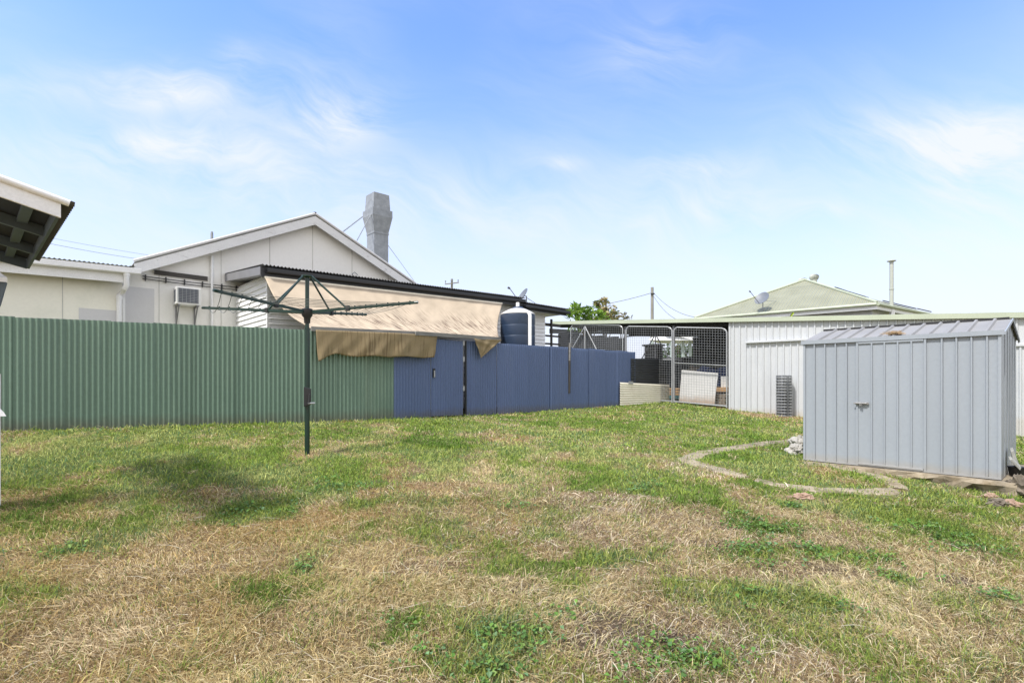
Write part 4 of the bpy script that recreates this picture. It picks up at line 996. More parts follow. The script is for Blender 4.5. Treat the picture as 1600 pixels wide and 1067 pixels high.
for (u, w, z0, z1) in ((du0-.012, .024, zS, zEv-.01), (du1-.012, .024, zS, zEv-.01)):
    MB().box(sp_(u, -.028, z0), e1*w, e2*.024, UP*(z1-z0)).build('door_frame', 'shed', SH, bevel=.002)
MB().box(sp_(du0+.014, -.030, zEv-.06), e1*(W_-.03), e2*.016, UP*.028).build('door_frame', 'shed', SH, bevel=.002)
MB().box(sp_(du0+.014, -.034, zS+.018), e1*(W_-.03), e2*.02, UP*.024).build('door_frame', 'shed', SH, bevel=.002)
for u in (0, SLn-.03): MB().box(sp_(u, -.02, zS), e1*.03, e2*.018, UP*(zEv-zS)).build('corner_strip', 'shed', SH, bevel=.002)
MB().box(sp_(0, -.022, zS), e1*SLn, e2*.02, UP*.02).build('base_channel', 'shed', SH)
zb_ = EYE+(HY-630)/F*7.1
mb = MB(); mb.box(sp_(du0-.02, -.040, zb_-.018), e1*.16, e2*.010, UP*.034); mb.build('bolt_plate', 'steel_bolt', SH, bevel=.002)
mb = MB(); mb.tube([sp_(du0-.035, -.052, zb_), sp_(du0+.12, -.052, zb_)], .009, 10); mb.tube([sp_(du0+.06, -.052, zb_), sp_(du0+.06, -.085, zb_-.012)], .008, 8); mb.box(sp_(du0+.035, -.062, zb_-.035), e1*.035, e2*.02, UP*.03); mb.build('bolt', 'steel_bolt', SH)
# left, right, back walls
for u, nn in ((SLn, e1), (0.0, -e1)):
    mb = MB(); a = sp_(u, .0, zS); poly = [sp_(u, 0, zS), sp_(u, SDp, zS), sp_(u, SDp, zEv), sp_(u, SDp/2, zRg-.012), sp_(u, 0, zEv)]
    mb.prism(poly, -nn*.01)
    for o_ in (.28, .57, .86, 1.14, 1.42):
        zt_ = zEv + (zRg-zEv)*(1-abs(o_-SDp/2)/(SDp/2)) - .03; mb.box(sp_(u, o_, zS) + nn*.0005, e2*.02, nn*.007, UP*(zt_-zS))
    mb.build('end_wall', 'shed', SH)
MB().box(sp_(0.011, SDp-.01, zS), e1*(SLn-.022), e2*.008, UP*(zEv-zS)).build('back_wall', 'shed', SH)
for sd in (0, 1):
    mb = MB(); oA = -.035 if sd == 0 else SDp+.035; slope = (zRg-zEv)/(SDp/2)
    zlow = zEv - .0 ; Wr = SLn+.05
    ev = lambda u: sp_(-.025+u, oA, zlow); rg = lambda u: sp_(-.025+u, SDp/2, zRg+.004)
    nr = V((0,0,1))
    mb.sheet(ribs(Wr, Wr/12, .045, .026, start=0), e1, nr, ev if sd == 0 else rg, rg if sd == 0 else ev, t=.003, smooth=False)
    mb.build('roof_panel', 'shed_roof', SH)
MB().box(sp_(-.025, -.037, zEv-.03), e1*(SLn+.05), e2*.008, UP*.056).build('eave_trim', 'shed', SH)
for sd in (0, 1):
    oA = -.035 if sd == 0 else SDp+.035
    MB().prism([sp_(SLn+.026, oA, zEv-.03), sp_(SLn+.026, SDp/2, zRg-.02), sp_(SLn+.026, SDp/2, zRg+.014), sp_(SLn+.026, oA, zEv+.006)], e1*.012).build('verge_trim', 'shed', SH)
mb = MB()
pz = [(SDp/2+.05, zRg-.04-.05*slope)]
for k in range(9): pz += [(SDp/2+.07+k*.085, zRg-.034-(k*.085+.07)*slope), (SDp/2+.07+k*.085, zRg-.060-(k*.085+.07)*slope), (SDp/2+.115+k*.085, zRg-.060-(k*.085+.115)*slope), (SDp/2+.115+k*.085, zRg-.034-(k*.085+.115)*slope)]
pz += [(SDp+.03, zEv-.022+.012), (SDp+.03, zEv+.0), (SDp/2+.05, zRg-.02-.05*slope)]
mb.prism([sp_(SLn+.026, o_, z_) for o_, z_ in pz], e1*.008)
mb.build('roof_end_strip', 'black_plastic', SH)
MB().box(sp_(0, SDp/2-.006, zRg+.006), e1*SLn, e2*.012, UP*.028).build('ridge_shade', 'black_plastic', SH)  # black strip put in for the shade between ribs along the ridge
# little clump of straw caught on the shed roof
rs_ = at(1395, 521.5, 7.0); uS = hit(1395, SL, e1)[0]
mb = MB(); rr = random.Random(3)
for k in range(160):
    p = sp_(uS + rr.gauss(0, .045), .10 + rr.gauss(0, .05), 0); p.z = zEv + (.10+.035)*slope*1.0 + .02 + abs(rr.gauss(0, .018)); a = rr.uniform(0, 6.28); d = V((math.cos(a), math.sin(a), rr.uniform(-.2, .3)))*rr.uniform(.04, .10)
    mb.bar(p-d/2, p+d/2, .004, .003)
o = mb.build('straw_clump', 'straw'); tag(o, 'small tangle of dry straw lying on the shed roof', 'straw')
# slab under the shed, broken along its front edge
mb = MB(); rr = random.Random(5); top, bot = [], []
ring = []
for k in range(26): ring.append((-.06 + (SLn+.2)*k/25, -.05 - rr.uniform(0, .08)*(k/25)**.5 - .05*(k/25)))
for k in range(14): ring.append((SLn+.14+rr.uniform(-.03, .05), (SDp+.1)*k/13))
ring += [(-.06, SDp+.1)]
T_ = [sp_(u, o_, zS-.004+rr.uniform(-.008, 0)) for u, o_ in ring]; B_ = [sp_(u+.02, o_-.015, zS-.30) for u, o_ in ring]
mb.face(T_)
M1 = [t + V((0,0,-.045+rr.uniform(-.02,.015))) - e2*rr.uniform(-.01,.05) for t in T_]; M2 = [t + V((0,0,-.10+rr.uniform(-.02,.02))) - e2*rr.uniform(-.05,.05) for t in T_]
for up_, lo_ in ((T_, M1), (M1, M2), (M2, B_)):
    for k in range(len(ring)):
        k2 = (k+1) % len(ring); mb.face([lo_[k], lo_[k2], up_[k2], up_[k]])
for k in range(0):
    k2 = (k+1) % len(ring); mid1 = (T_[k]+B_[k])/2 - UP*.0 + e2*rr.uniform(-.03, .02); 
    mb.face([B_[k], B_[k2], T_[k2], T_[k]])
o = mb.build('concrete_slab', 'concrete'); tag(o, 'rough edged concrete slab under the garden shed', 'slab')
def rock(px, py, r, seed, m_, label, cat, name='rock', D=None, grp=None, lift=.5, jag=.35):
    c = gp(px, py) if D is None else at(px, py, D); o = lumpy((c.x, c.y, c.z + r[2]*lift), r, seed, jag=jag).build(name, m_, sharp=20); return tag(o, label, cat, grp)
rock(1243, 709, (.13,.12,.10), 3, 'white_rock', 'pale whitish rock at the left corner of the shed', 'rock')
rock(1246, 700, (.12,.14,.13), 13, 'white_rock', 'pale lump of rock standing behind the other white rock beside the shed', 'rock')
rock(1252, 779, (.10,.055,.035), 21, 'pink_rock', 'pinkish broken brick-like rock in the grass in front of the path', 'rock', jag=.5)
rock(1590, 775, (.11,.13,.15), 31, 'rubble', 'big rough grey lump of rubble at the right corner of the shed', 'rubble', 'rubble', jag=.5)
rock(1560, 790, (.09,.07,.05), 33, 'rubble', 'small broken concrete piece below the shed corner, left of the big lump', 'rubble', 'rubble', jag=.5)
rock(1583, 792, (.07,.06,.05), 35, 'pink_rock', 'tan broken lump lying just below the big grey lump of rubble', 'rubble', 'rubble', jag=.5)
rock(1572, 770, (.08,.07,.07), 39, 'rubble', 'grey chunk wedged between the slab corner and the big lump', 'rubble', 'rubble', jag=.5)
rock(1545, 779, (.07,.05,.04), 37, 'pink_rock', 'tan stone wedged under the front edge of the shed slab', 'rock', jag=.5)
for k, (px, py, s) in enumerate(((1157,794,.022),(903,889,.018),(800,884,.016),(843,945,.018))):
    o = rock(px, py, (s, s, s*.6), 50+k, 'white_board', 'tiny white chip of rubbish lying in the dry grass', 'litter', 'litter_chip', grp='white chips scattered in the grass')
# broken grey pavers leaning by the shed
for k, (pts, lab) in enumerate((([(1579,705),(1584,703),(1597,738),(1590,741)], 'tall grey broken paver leaning beside the end of the shed'), ([(1577,718),(1581,717),(1596,731),(1594,735)], 'short narrow grey paver leaning in front of the taller one by the shed'))):
    Dk = 6.35 - .12*k
    o = MB().prism([at(x, y, Dk) for x, y in pts], V((.10, .12, .02))).build('broken_paver', 'slate', bevel=.006); tag(o, lab, 'paver', 'broken pavers by the shed')
mb = MB(); q = at(1589, 735, 6.38); mb.lathe((q.x, q.y, q.z-.12), [(.06, 0), (.085, .16), (.09, .17)], 16); o = mb.build('plant_pot', 'black_plastic'); tag(o, 'black plastic pot tucked behind the leaning pavers', 'pot')

# ------------------------------------------------------------------ garage and carport
s16 = gs(1600, 600)[0]
def gtop(s): return 1.916 - .063*s
def gbase(s): return -.88 - (.397/6.7)*s - .06
GR = thing('garage', 'long pale ribbed steel garage with a green roof edge behind the shed', 'garage', gg(0, 0, -.9))
Wg = 10.0
mb = MB(); mb.sheet(ribs(Wg, .1905, .062, .036, start=.10), g1, -g2, lambda u: gg(u, 0, gbase(u)), lambda u: gg(u, 0, gtop(u)+.02), t=.003, smooth=False); mb.build('wall', 'garage', GR)
MB().box(gg(-.0, .006, gbase(0)), g2*5.0, g1*.02, UP*(gtop(0)-gbase(0)-.05)).build('wall', 'garage', GR)
MB().box(gg(-.02, -.03, gbase(0)), g1*.06, g2*.03, UP*(gtop(0)-gbase(0))).build('corner_flashing', 'garage', GR)
# sliding door and its track
sD0, zTk = gs(1166, 535.5, -.09); zTk = 1.235; sD1 = sD0+3.3
MB().box(gg(sD0-.02, -.145, zTk-.03), g1*(sD1-sD0+.05), g2*.12, UP*.06).build('door_track', 'garage', GR, bevel=.008)
mb = MB(); mb.sheet(ribs(sD1-sD0, .1905, .062, .034, start=.08), g1, -g2, lambda u: gg(sD0+u, -.045, gbase(sD0+u)+.03), lambda u: gg(sD0+u, -.045, zTk-.02), t=.003, smooth=False); mb.build('sliding_door', 'garage', GR)
s2, zt2 = gs(1585, 541.5, -.09)
MB().box(gg(s2-.3, -.10, zt2), g1*2.2, g2*.075, UP*.07).build('door_track', 'garage', GR, bevel=.008)
mb = MB(); mb.sheet(ribs(1.9, .1905, .062, .034, start=.08), g1, -g2, lambda u: gg(s2-.2+u, -.045, gbase(s2+u)+.03), lambda u: gg(s2-.2+u, -.045, zt2+.0), t=.003, smooth=False); mb.build('sliding_door', 'garage', GR)
# roof over garage and carport, with its capping
sLft = -7.15
def rz(s): return gtop(s)
mb = MB(); a, b = gg(sLft, -.12, rz(sLft)), gg(Wg, -.12, rz(Wg))
mb.prism([a, a+UP*.13, a+UP*.15+g2*.18, a+UP*.135+g2*.18, a+UP*.115+g2*.015, a+g2*.015], b-a); mb.build('roof_capping', 'pale_green', GR)
mb = MB(); mb.sheet(ribs(Wg-sLft, .25, .06, .025, start=.1), g1, UP, lambda u: gg(sLft+u, -.09, rz(sLft+u)+.085), lambda u: gg(sLft+u, 6.2, rz(sLft+u)+.085), t=.003, smooth=False); mb.build('roof', 'under_roof', GR)
MB().box(gg(sLft-.004, -.10, rz(sLft)-.005), g2*6.3, g1*.02, UP*.12).build('fascia', 'grey_fascia', GR)
for o_ in (.4, 2.3, 4.2, 6.0):
    a, b = gg(sLft+.1, o_, rz(sLft)-.03), gg(-.05, o_, rz(0)-.03); MB().bar(a, b, .06, .14).build('roof_beam', 'under_roof', GR)
# posts of the open bay
for px in (976, 1051.5):
    s = gs(px, 560)[0]; MB().box(gg(s-.035, .03, gz1(*gg(s,0,0).xy)-EYE-.05), g1*.07, g2*.07, UP*(rz(s)-gz1(*gg(s,0,0).xy)+EYE-.05)).build('post', 'grey_fascia', GR)
# slatted back wall with its openings
bo_ = 5.4
def bwall(x0, y0, x1, y1, x1t=None, name='slat_wall'):
    s0, zA_ = gs(x0, y0, bo_); s1_, zB_ = gs(x1, y1, bo_)
    mb = MB(); zmin = min(zA_, zB_); return s0, s1_, zA_, zB_
def slats(s0, s1_, zlo, zhi_l, zhi_r, m_='cavity', sp=.11):
    mb = MB(); z_ = zlo
    while z_ < max(zhi_l, zhi_r):
        if z_ < min(zhi_l, zhi_r) or True:
            # clip the run of this slat against the sloping top
            a, b = s0, s1_
            if zhi_l != zhi_r:
                t = (z_-zhi_l)/(zhi_r-zhi_l); sx = s0+(s1_-s0)*t
                if zhi_r > zhi_l and z_ > zhi_l: a = min(max(sx, s0), s1_)
                if zhi_r < zhi_l and z_ > zhi_r: b = min(max(sx, s0), s1_)
            if b-a > .05: mb.prism([gg(a, bo_-.02, z_), gg(a, bo_, z_+.085), gg(a, bo_+.02, z_+.085), gg(a, bo_+.0, z_)], g1*(b-a))
        z_ += sp
    mb.prism([gg(s0, bo_+.03, zlo), gg(s1_, bo_+.03, zlo), gg(s1_, bo_+.03, zhi_r), gg(s0, bo_+.03, zhi_l)], g2*.02)
    return mb
sA_, _ = gs(872, 540, bo_); sB_, _ = gs(978.5, 540, bo_); sC_, _ = gs(1082, 540, bo_); sD_ = .0
zl1, zl2 = gs(872, 519, bo_)[1], gs(978, 529, bo_)[1]
slats(sA_, sB_, -.8, zl1, zl2).build('slat_wall', 'cavity', GR)
s9 = sA_; z9a = gs(872, 512, bo_)[1]; z9b = gs(978, 522, bo_)[1]
mb = MB(); z_ = 0
mb.prism([gg(sA_-.6, bo_, z9a), gg(sB_, bo_, z9b), gg(sB_, bo_, rz(sB_)+.05), gg(sA_-.6, bo_, rz(sA_)+.05)], g2*.03); mb.build('slat_wall', 'cavity', GR)
zo = gs(1030, 521, bo_)[1]; zu = gs(1030, 559, bo_)[1]
mb = slats(sB_, sC_, zo, rz(sC_)+.05, rz(sC_)+.05); mb.build('slat_wall', 'cavity', GR)
slats(sB_, sC_, -.85, zu, zu).build('slat_wall', 'cavity', GR)
slats(sC_, 1.6, -.85, rz(0)+.05, rz(0)+.05).build('slat_wall', 'cavity', GR)

# mesh gates
def mesh_gate(x0, y0t, x1, y1t, ybl, ybr, label, bar_y=None, off=-.06):
    s0, zt0 = gs(x0, y0t, off); s1_, zt1 = gs(x1, y1t, off); zb0 = gs(x0, ybl, off)[1]; zb1 = gs(x1, ybr, off)[1]
    T = thing('mesh_gate', label, 'gate', gg((s0+s1_)/2, off, (zb0+zb1)/2), 'wire mesh gates across the carport')
    pt_ = lambda s, t: gg(s, off, (zb0+(zb1-zb0)*(s-s0)/(s1_-s0))*(1-t) + (zt0+(zt1-zt0)*(s-s0)/(s1_-s0))*t)
    r = .16; h = (zt0-zb0); fr = []
    fr += [pt_(s0, 0), pt_(s0, 1-r/h)]
    for k in range(1, 6):
        a = math.pi/2*k/6; fr.append(gg(s0+r-r*math.cos(a), off, zt0-r+r*math.sin(a)))
    fr += [pt_(s0+r, 1), pt_(s1_-r, 1)]
    for k in range(1, 6):
        a = math.pi/2*k/6; fr.append(gg(s1_-r+r*math.sin(a), off, zt1-r+r*math.cos(a)))
    fr += [pt_(s1_, 1-r/h), pt_(s1_, 0)]
    mb = MB(); mb.tube(fr, .024, 8); mb.tube([pt_(s0, .02), pt_(s1_, .02)], .025, 8); mb.build('frame', 'galv_bright', T)
    if bar_y:
        tb_ = (HY-bar_y)/F*hit(x0, G0+off*g2, g1)[1]; t = (tb_-zb0)/(zt0-zb0); MB().tube([pt_(s0, t), pt_(s1_, t)], .022, 8).build('mid_rail', 'galv_bright', T)
    mb = MB(); n_ = int((s1_-s0)/.085); m_ = int(h/.085)
    for k in range(1, n_): 
        s = s0+(s1_-s0)*k/n_; mb.bar(pt_(s, .01)-g2*.02, pt_(s, .985)-g2*.02, .0058, .0058, up=g1)
    for k in range(1, m_): mb.bar(pt_(s0, k/m_)-g2*.03, pt_(s1_, k/m_)-g2*.03, .0062, .0062)
    mb.build('wire_mesh', 'mesh_wire', T); return T
mesh_gate(892, 508, 973, 508.5, 622, 626, 'leftmost galvanised wire mesh gate, mostly hidden behind the blue fence')
mesh_gate(978.5, 510, 1050, 511, 626, 629, 'middle galvanised mesh gate standing behind the black and cream iron sheets')
mesh_gate(1053, 511.5, 1135.5, 513, 629.5, 637, 'rightmost galvanised mesh gate next to the garage wall, with a white board behind it', bar_y=567)
# triangular pipe braces on the gates
for (ax, ay, lx, ly, rx, ry, m_, lab) in ((914, 510, 880, 570, 944, 570, 'galv_bright', 'pale pipe frame shaped like an A above the blue fence'), (1024, 522, 1002, 566, 1050, 572, 'dish_dark', 'dark pipe frame shaped like an A behind the black iron sheet')):
    T = thing('brace_frame', lab, 'frame', gg(gs(ax, 560, -.2)[0], -.2, -.7), 'A-shaped pipe frames at the gates')
    P_ = lambda x, y: gg(gs(x, y, -.2)[0], -.2, gs(x, y, -.2)[1])
    a = P_(ax, ay)
    if ax > 1000:
        of = .45; P_ = lambda x, y: gg(gs(x, y, of)[0], of, gs(x, y, of)[1])
        a = P_(ax, ay); ft = [P_(1003, 560), P_(1046, 561), P_(1024, 560)]
        for q_ in ft: MB().tube([a, q_], .022, 8).build('leg', m_, T)
        continue
    for x, y in ((lx, ly), (rx, ry)):
        b = P_(x, y); dirr = (b-a).normalized(); gzz = gz1(b.x, b.y); b2 = a + dirr*((a.z-gzz)/(-dirr.z)); MB().tube([a, b2], .022, 8).build('leg', m_, T)
    MB().tube([a, V((a.x, a.y, gz1(a.x, a.y)))], .026, 8).build('leg', 'galv_bright', T)
s0, zt_ = gs(999, 561, .3); s1_, _z = gs(1058, 561, .3); zt_ = gs(1024, 561, .45)[1]; gq_ = gz1(*gg(s0, .45, 0).xy)
TT = thing('trestle_table', 'pale topped trestle table under the dark A-shaped frame inside the carport', 'table', gg((s0+s1_)/2, .45, gq_-EYE))
MB().box(gg(s0, .2, zt_-.06), g1*(s1_-s0), g2*.55, UP*.05).build('tabletop', 'galv_bright', TT)
for s_ in (s0+.06, s1_-.11):
    for o_ in (.24, .66): MB().box(gg(s_, o_, gq_-EYE), g1*.05, g2*.05, UP*(zt_-.062-gq_+EYE)).build('leg', 'dish_dark', TT)
# loose iron sheets in the gap between fence and gate
def fence_ext(px, off=0.0):
    s, D = hit(px, FP[-1] + V((.672,-.74,0))*off, d1); p = FP[-1] + V((.672,-.74,0))*off + d1*s; return p
def hsheet(x0, yt0, yb0, x1, yt1, yb1, m_, name, label, off):
    a, b = fence_ext(x0, off), fence_ext(x1, off); zt0, zb0 = [EYE+(HY-y)/F*a.y for y in (yt0, yb0)]; zt1, zb1 = [EYE+(HY-y)/F*b.y for y in (yt1, yb1)]
    h = zt0-zb0; mb = MB(); prof = corr(h, n=8); nn = V((.672,-.74,0))
    mb.sheet(prof, UP, nn, lambda u: V((b.x, b.y, zb1+(zt1-zb1)*u/h)), lambda u: V((a.x, a.y, zb0+(zt0-zb0)*u/h)), t=.003)
    o = mb.build(name, m_, sharp=60); return tag(o, label, 'iron sheet')
hsheet(986, 560, 602, 1041, 560, 602, 'iron_black', 'iron_sheet', 'black corrugated iron sheet fixed above the cream sheet beside the mesh gate', .02)
hsheet(969, 597, 633, 1046, 601, 628, 'cream_iron', 'iron_sheet', 'cream corrugated iron sheet standing on the grass at the end of the blue fence', .10)
a = fence_ext(982, .125); a.z = EYE+(HY-600)/F*a.y
o = MB().box(a, d1*.25, UP*.09, nF*.01).build('offcut_sheet', 'galv_bright'); tag(o, 'small pale metal offcut lying on the top edge of the cream sheet', 'offcut')
# white board leaning inside the gate
wb = [(1064,577.5),(1121,583),(1116,633),(1061,628)]
o = MB().prism([gg(gs(x, y, .12)[0], .12 + (.06 if y < 600 else 0), gs(x, y, .12)[1]) for x, y in wb], g2*.02).build('white_board', 'white_board'); tag(o, 'white sheet leaning behind the right mesh gate, muddy along its foot', 'board')
# clutter inside
def bx(x0, y0, x1, y1, off, dep, m_, name, label, cat, grp=None, bev=.01):
    s0, zt_ = gs(x0, y0, off); s1_, zb_ = gs(x1, y1, off); zb_ = gs(x0, y1, off)[1]
    o = MB().box(gg(s0, off, zb_), g1*(s1_-s0), g2*dep, UP*(zt_-zb_)).build(name, m_, bevel=bev); return tag(o, label, cat, grp)
for k in range(3):
    bx(1044, 606+k*4, 1064, 609+k*4, .6, .35, 'ochre', 'plank', 'ochre timber planks stacked low between the gate post and white board', 'plank', 'stacked ochre planks', .004)
bx(1119, 605, 1137, 612, .7, .4, 'ochre', 'plank', 'single ochre timber plank resting on the firewood right of the white board', 'plank', None, .004)
bx(1044, 618, 1061, 623, .45, .25, 'teal', 'trough', 'teal painted trough on the ground behind the gate post', 'trough')
rr = random.Random(9)
for k in range(12):
    x = 1118 + (k % 4)*5; y = 634 - (k//4)*6.5; s, z_ = gs(x, y, .5); ra = rr.uniform(.06, .08)
    o = MB().tube([gg(s, .35, z_+ra*.6), gg(s+rr.uniform(-.05,.05), .95, z_+ra*.6+rr.uniform(-.02,.02))], ra, 10).build('firewood_log', 'log'); tag(o, 'split grey log in the firewood pile right of the white board', 'log', 'firewood logs behind the gate')
for k, (x, y, r, lab) in enumerate(((1103, 590, (.38,.3,.42), 'dark blue tarpaulin bundle above the white board, beside the brown sack'), (1125, 592, (.36,.3,.36), 'dark blue tarpaulin bundle nearest the garage corner'))):
    q = gg(gs(x, y, 1.6)[0], 1.6, gs(x, y, 1.6)[1]); o = lumpy(q, r, 70+k, jag=.3).build('tarpaulin_bundle', 'blue_tarp', sharp=30); tag(o, lab, 'bundle')
    o = MB().box(V((q.x-.4, q.y-.2, gz1(q.x, q.y))), V((.8, 0, 0)), V((0, .5, 0)), UP*(q.z-.25-gz1(q.x, q.y))).build('crate', 'timber_dark', bevel=.01); tag(o, 'dark crate under the ' + ('left' if k == 0 else 'right') + ' blue tarpaulin bundle', 'crate')
q = gg(gs(1082, 588, 1.7)[0], 1.7, gs(1082, 588, 1.7)[1]); o = lumpy(q, (.30,.28,.33), 75, jag=.35).build('sack', 'log', sharp=30); tag(o, 'brown bulging sack behind the white board, left of the blue bundles', 'sack')
o = MB().box(V((q.x-.4, q.y-.2, gz1(q.x, q.y))), V((.8, 0, 0)), V((0, .5, 0)), UP*(q.z-.2-gz1(q.x, q.y))).build('crate', 'timber_dark', bevel=.01); tag(o, 'dark crate under the brown sack', 'crate')
bx(1126, 588, 1137, 606, 1.0, .4, 'ac_white', 'storage_box', 'white storage box beside the garage corner behind the gate', 'box')
# dark slatted cupboard in the open bay
s0, zc = gs(1007, 541, 3.0); s1_, _ = gs(1027, 541, 3.0); gq = gg(s0, 3, 0)
CB = thing('cupboard', 'dark slatted cupboard seen through the middle mesh gate', 'cupboard', gg((s0+s1_)/2, 3.2, gz1(gq.x, gq.y)-EYE))
MB().box(gg(s0, 3.0, gz1(gq.x, gq.y)-EYE), g1*(s1_-s0), g2*.5, UP*(zc-gz1(gq.x, gq.y)+EYE)).build('cabinet', 'under_roof', CB)
MB().box(gg(s0-.08, 2.94, zc+.002), g1*(s1_-s0+.16), g2*.62, UP*.07).build('top', 'charcoal', CB)
mb = MB()
for k in range(9): mb.box(gg(s0+.03, 2.975, zc-.12-k*.12), g1*(s1_-s0-.06), g2*.022, UP*.05)
mb.build('slats', 'grey_fascia', CB)

# small white pavilion far behind, seen through the open bay
pv = at(1050, 600, 34); zg_ = gz1(pv.x, pv.y)
PV = thing('pavilion', 'small white open sided verandah building seen through the open bay', 'building', (pv.x, pv.y, zg_))
def pvp(px, py, D): return at(px, py, D)
a, b, c, d = pvp(1014, 524, 33), pvp(1083, 527, 32), pvp(1083, 520, 32), pvp(1020, 516, 33)
MB().prism([pvp(1013, 531, 34), pvp(1083, 532, 32), pvp(1083, 524, 32), pvp(1040, 519, 33), pvp(1030, 520, 34)], V((1.5, 3, 0))).build('roof', 'white_trim', PV)
for px in (1017, 1048.5, 1066, 1077):
    a = pvp(px, 533, 33); a2 = V((a.x, a.y, zg_)); MB().box(a2, V((.16, 0, 0)), V((0, .16, 0)), UP*(a.z-zg_)).build('post', 'pale_post', PV)
a = pvp(1014, 560, 33.4); b = pvp(1081, 560, 33.4); MB().box(V((a.x, a.y, zg_)), V((b.x-a.x, 0, 0)), V((0, .1, 0)), UP*(a.z-zg_+.05)).build('low_wall', 'house_wall', PV)

# roll of fencing wire against the garage
sW, zW = gs(1225, 649, -.35); cW = gg(sW, -.35, 0); gW = gz1(cW.x, cW.y); hW = 1.19; rW = .215
WR = thing('wire_roll', 'upright roll of galvanised fencing wire against the garage wall', 'wire roll', (cW.x, cW.y, gW))
for lay in range(3):
    mb = MB(); r_ = rW*(1-.10*lay); nv = 16 if lay == 0 else 34; nh = 14 if lay == 0 else 26
    for k in range(nv):
        a = 2*math.pi*(k+.4*lay)/nv; p = V((cW.x+r_*math.cos(a), cW.y+r_*math.sin(a), gW)); mb.bar(p, p+UP*hW + V((random.uniform(-.01,.01), 0, 0)), .0035, .0035)
    for k in range(nh):
        z_ = gW + hW*(k+.25*lay)/nh + .02; pts = [V((cW.x+r_*math.cos(2*math.pi*q/20), cW.y+r_*math.sin(2*math.pi*q/20), z_)) for q in range(21)]; mb.tube(pts, (.0105 if lay == 0 else .006), 4, cap=False)
    mb.build('wire_coil', 'galv_bright' if lay == 0 else 'wire_shaded', WR)  # inner coils darkened: shade inside the roll put into the colour

# ------------------------------------------------------------------ house with the hipped roof
cD = 22.0
C_ = at(1370, 473, cD); Lp = V((9.55, 27.3, C_.z)); Pk = at(1258, 438, 27.0); Rp = at(1456, 490, 24.5); Bp = V((15.2, 33.0, C_.z-.1)); Pk2 = Pk + V((1.2, 1.2, 0))
BH = thing('rear_house', 'house with a pale green hipped iron roof rising behind the garage', 'house', (C_.x, C_.y, gz1(C_.x, C_.y)))
mb = MB()
def rface(p, q, r, extra=None):
    U = (q-p); lu = U.length; U.normalize(); nrm = (q-p).cross(r-p).normalized(); Vv = nrm.cross(U)
    pts = [p, q, r] + ([extra] if extra else []); mb.face(pts, [((x-p).dot(U), (x-p).dot(Vv)) for x in pts])
rface(Lp, C_, Pk); rface(C_, Rp, Pk2, Pk); rface(Rp, Bp, Pk2); rface(Bp, Lp, Pk, Pk2)
mb.build('roof', 'hip_roof', BH)
def fasc(p, q, nin): MB().box(p - UP*.27, q-p, nin*.03, UP*.15).build('fascia', 'white_trim', BH); MB().tube([p - UP*.06 - nin*.05, q - UP*.06 - nin*.05], .07, 8).build('gutter', 'pale_green', BH)
nL = V((.675,.738,0)); fasc(Lp, C_, nL); dR = (Rp-C_).normalized(); fasc(C_, Rp, V((-dR.y, dR.x, 0)))
MB().tube([C_+UP*.03, Pk+UP*.04], .05, 6).build('hip_capping', 'pale_green', BH); MB().tube([Lp+UP*.03, Pk+UP*.04], .05, 6).build('hip_capping', 'pale_green', BH); MB().tube([Pk+UP*.04, Pk2+UP*.04], .06, 6).build('ridge_cap', 'pale_green', BH)
gq = gz1(C_.x, C_.y); a = C_ + nL*.5 + V((-.2,.1,0)); b = Lp + nL*.5 + V((.4,-.3,0)); r2 = Rp + V((-dR.y, dR.x, 0))*.5
for p, q in ((b, a), (a, r2)):
    p0_, q0_ = V((p.x,p.y,gq)), V((q.x,q.y,gq)); MB().prism([p0_, q0_, q0_+UP*(C_.z-gq-.2), p0_+UP*(C_.z-gq-.2)], nL*.1).build('wall', 'house_wall', BH)
for px in (1182, 1213): 
    s, D = hit(px, a, (b-a).normalized()); q = at(px, 505, D); MB().box(V((q.x, q.y, gq)) - nL*.03, V((.04,-.035,0)), nL*.03, UP*(C_.z-gq-.25)).build('cover_strip', 'grey_fascia', BH)
a2 = at(1393, 492, 22.6); MB().box(V((a2.x, a2.y, gq)), V((.14,0,0)), V((0,.14,0)), UP*(C_.z-gq-.2)).build('verandah_post', 'white_trim', BH)
def whirly(px, ytop, ybase, D, w):
    c = at(px, ybase, D); h = (ybase-ytop)/F*D; r = w/2/F*D
    mb = MB(); mb.lathe((c.x, c.y, c.z-.3), [(r*.62, 0), (r*.62, .3+h*.3)], 20); vt = mb.build('roof_vent', 'flue', BH)
    mb = MB(); prof = []
    for k in range(9):
        t = k/8; prof.append((r*(.72+.30*math.sin(math.pi*min(1, t*.95+.05)))*(1 if t < .8 else 1-(t-.8)*2.2), h*(.3+.7*t)))
    n_ = 22; i0 = 0
    for k in range(n_):
        a0, a1 = 2*math.pi*k/n_, 2*math.pi*(k+.72)/n_
        for (r0, z0), (r1, z1) in zip(prof[:-1], prof[1:]):
            mb.face([V((c.x+r0*math.cos(a0), c.y+r0*math.sin(a0), c.z+z0)), V((c.x+r0*.9*math.cos(a1), c.y+r0*.9*math.sin(a1), c.z+z0)), V((c.x+r1*.9*math.cos(a1), c.y+r1*.9*math.sin(a1), c.z+z1)), V((c.x+r1*math.cos(a0), c.y+r1*math.sin(a0), c.z+z1))])
    mb.lathe((c.x, c.y, c.z+h*.93), [(r*.55, 0), (r*.3, h*.07), (.01, h*.09)], 16)
    mb.lathe((c.x, c.y, c.z+h*.25), [(r*.66, 0), (r*.66, h*.6)], 16)
    mb.build('vent_head', 'flue', vt)
whirly(1272, 428.5, 441, 27.5, 13.5); whirly(1254, 434.5, 445, 28.5, 13)
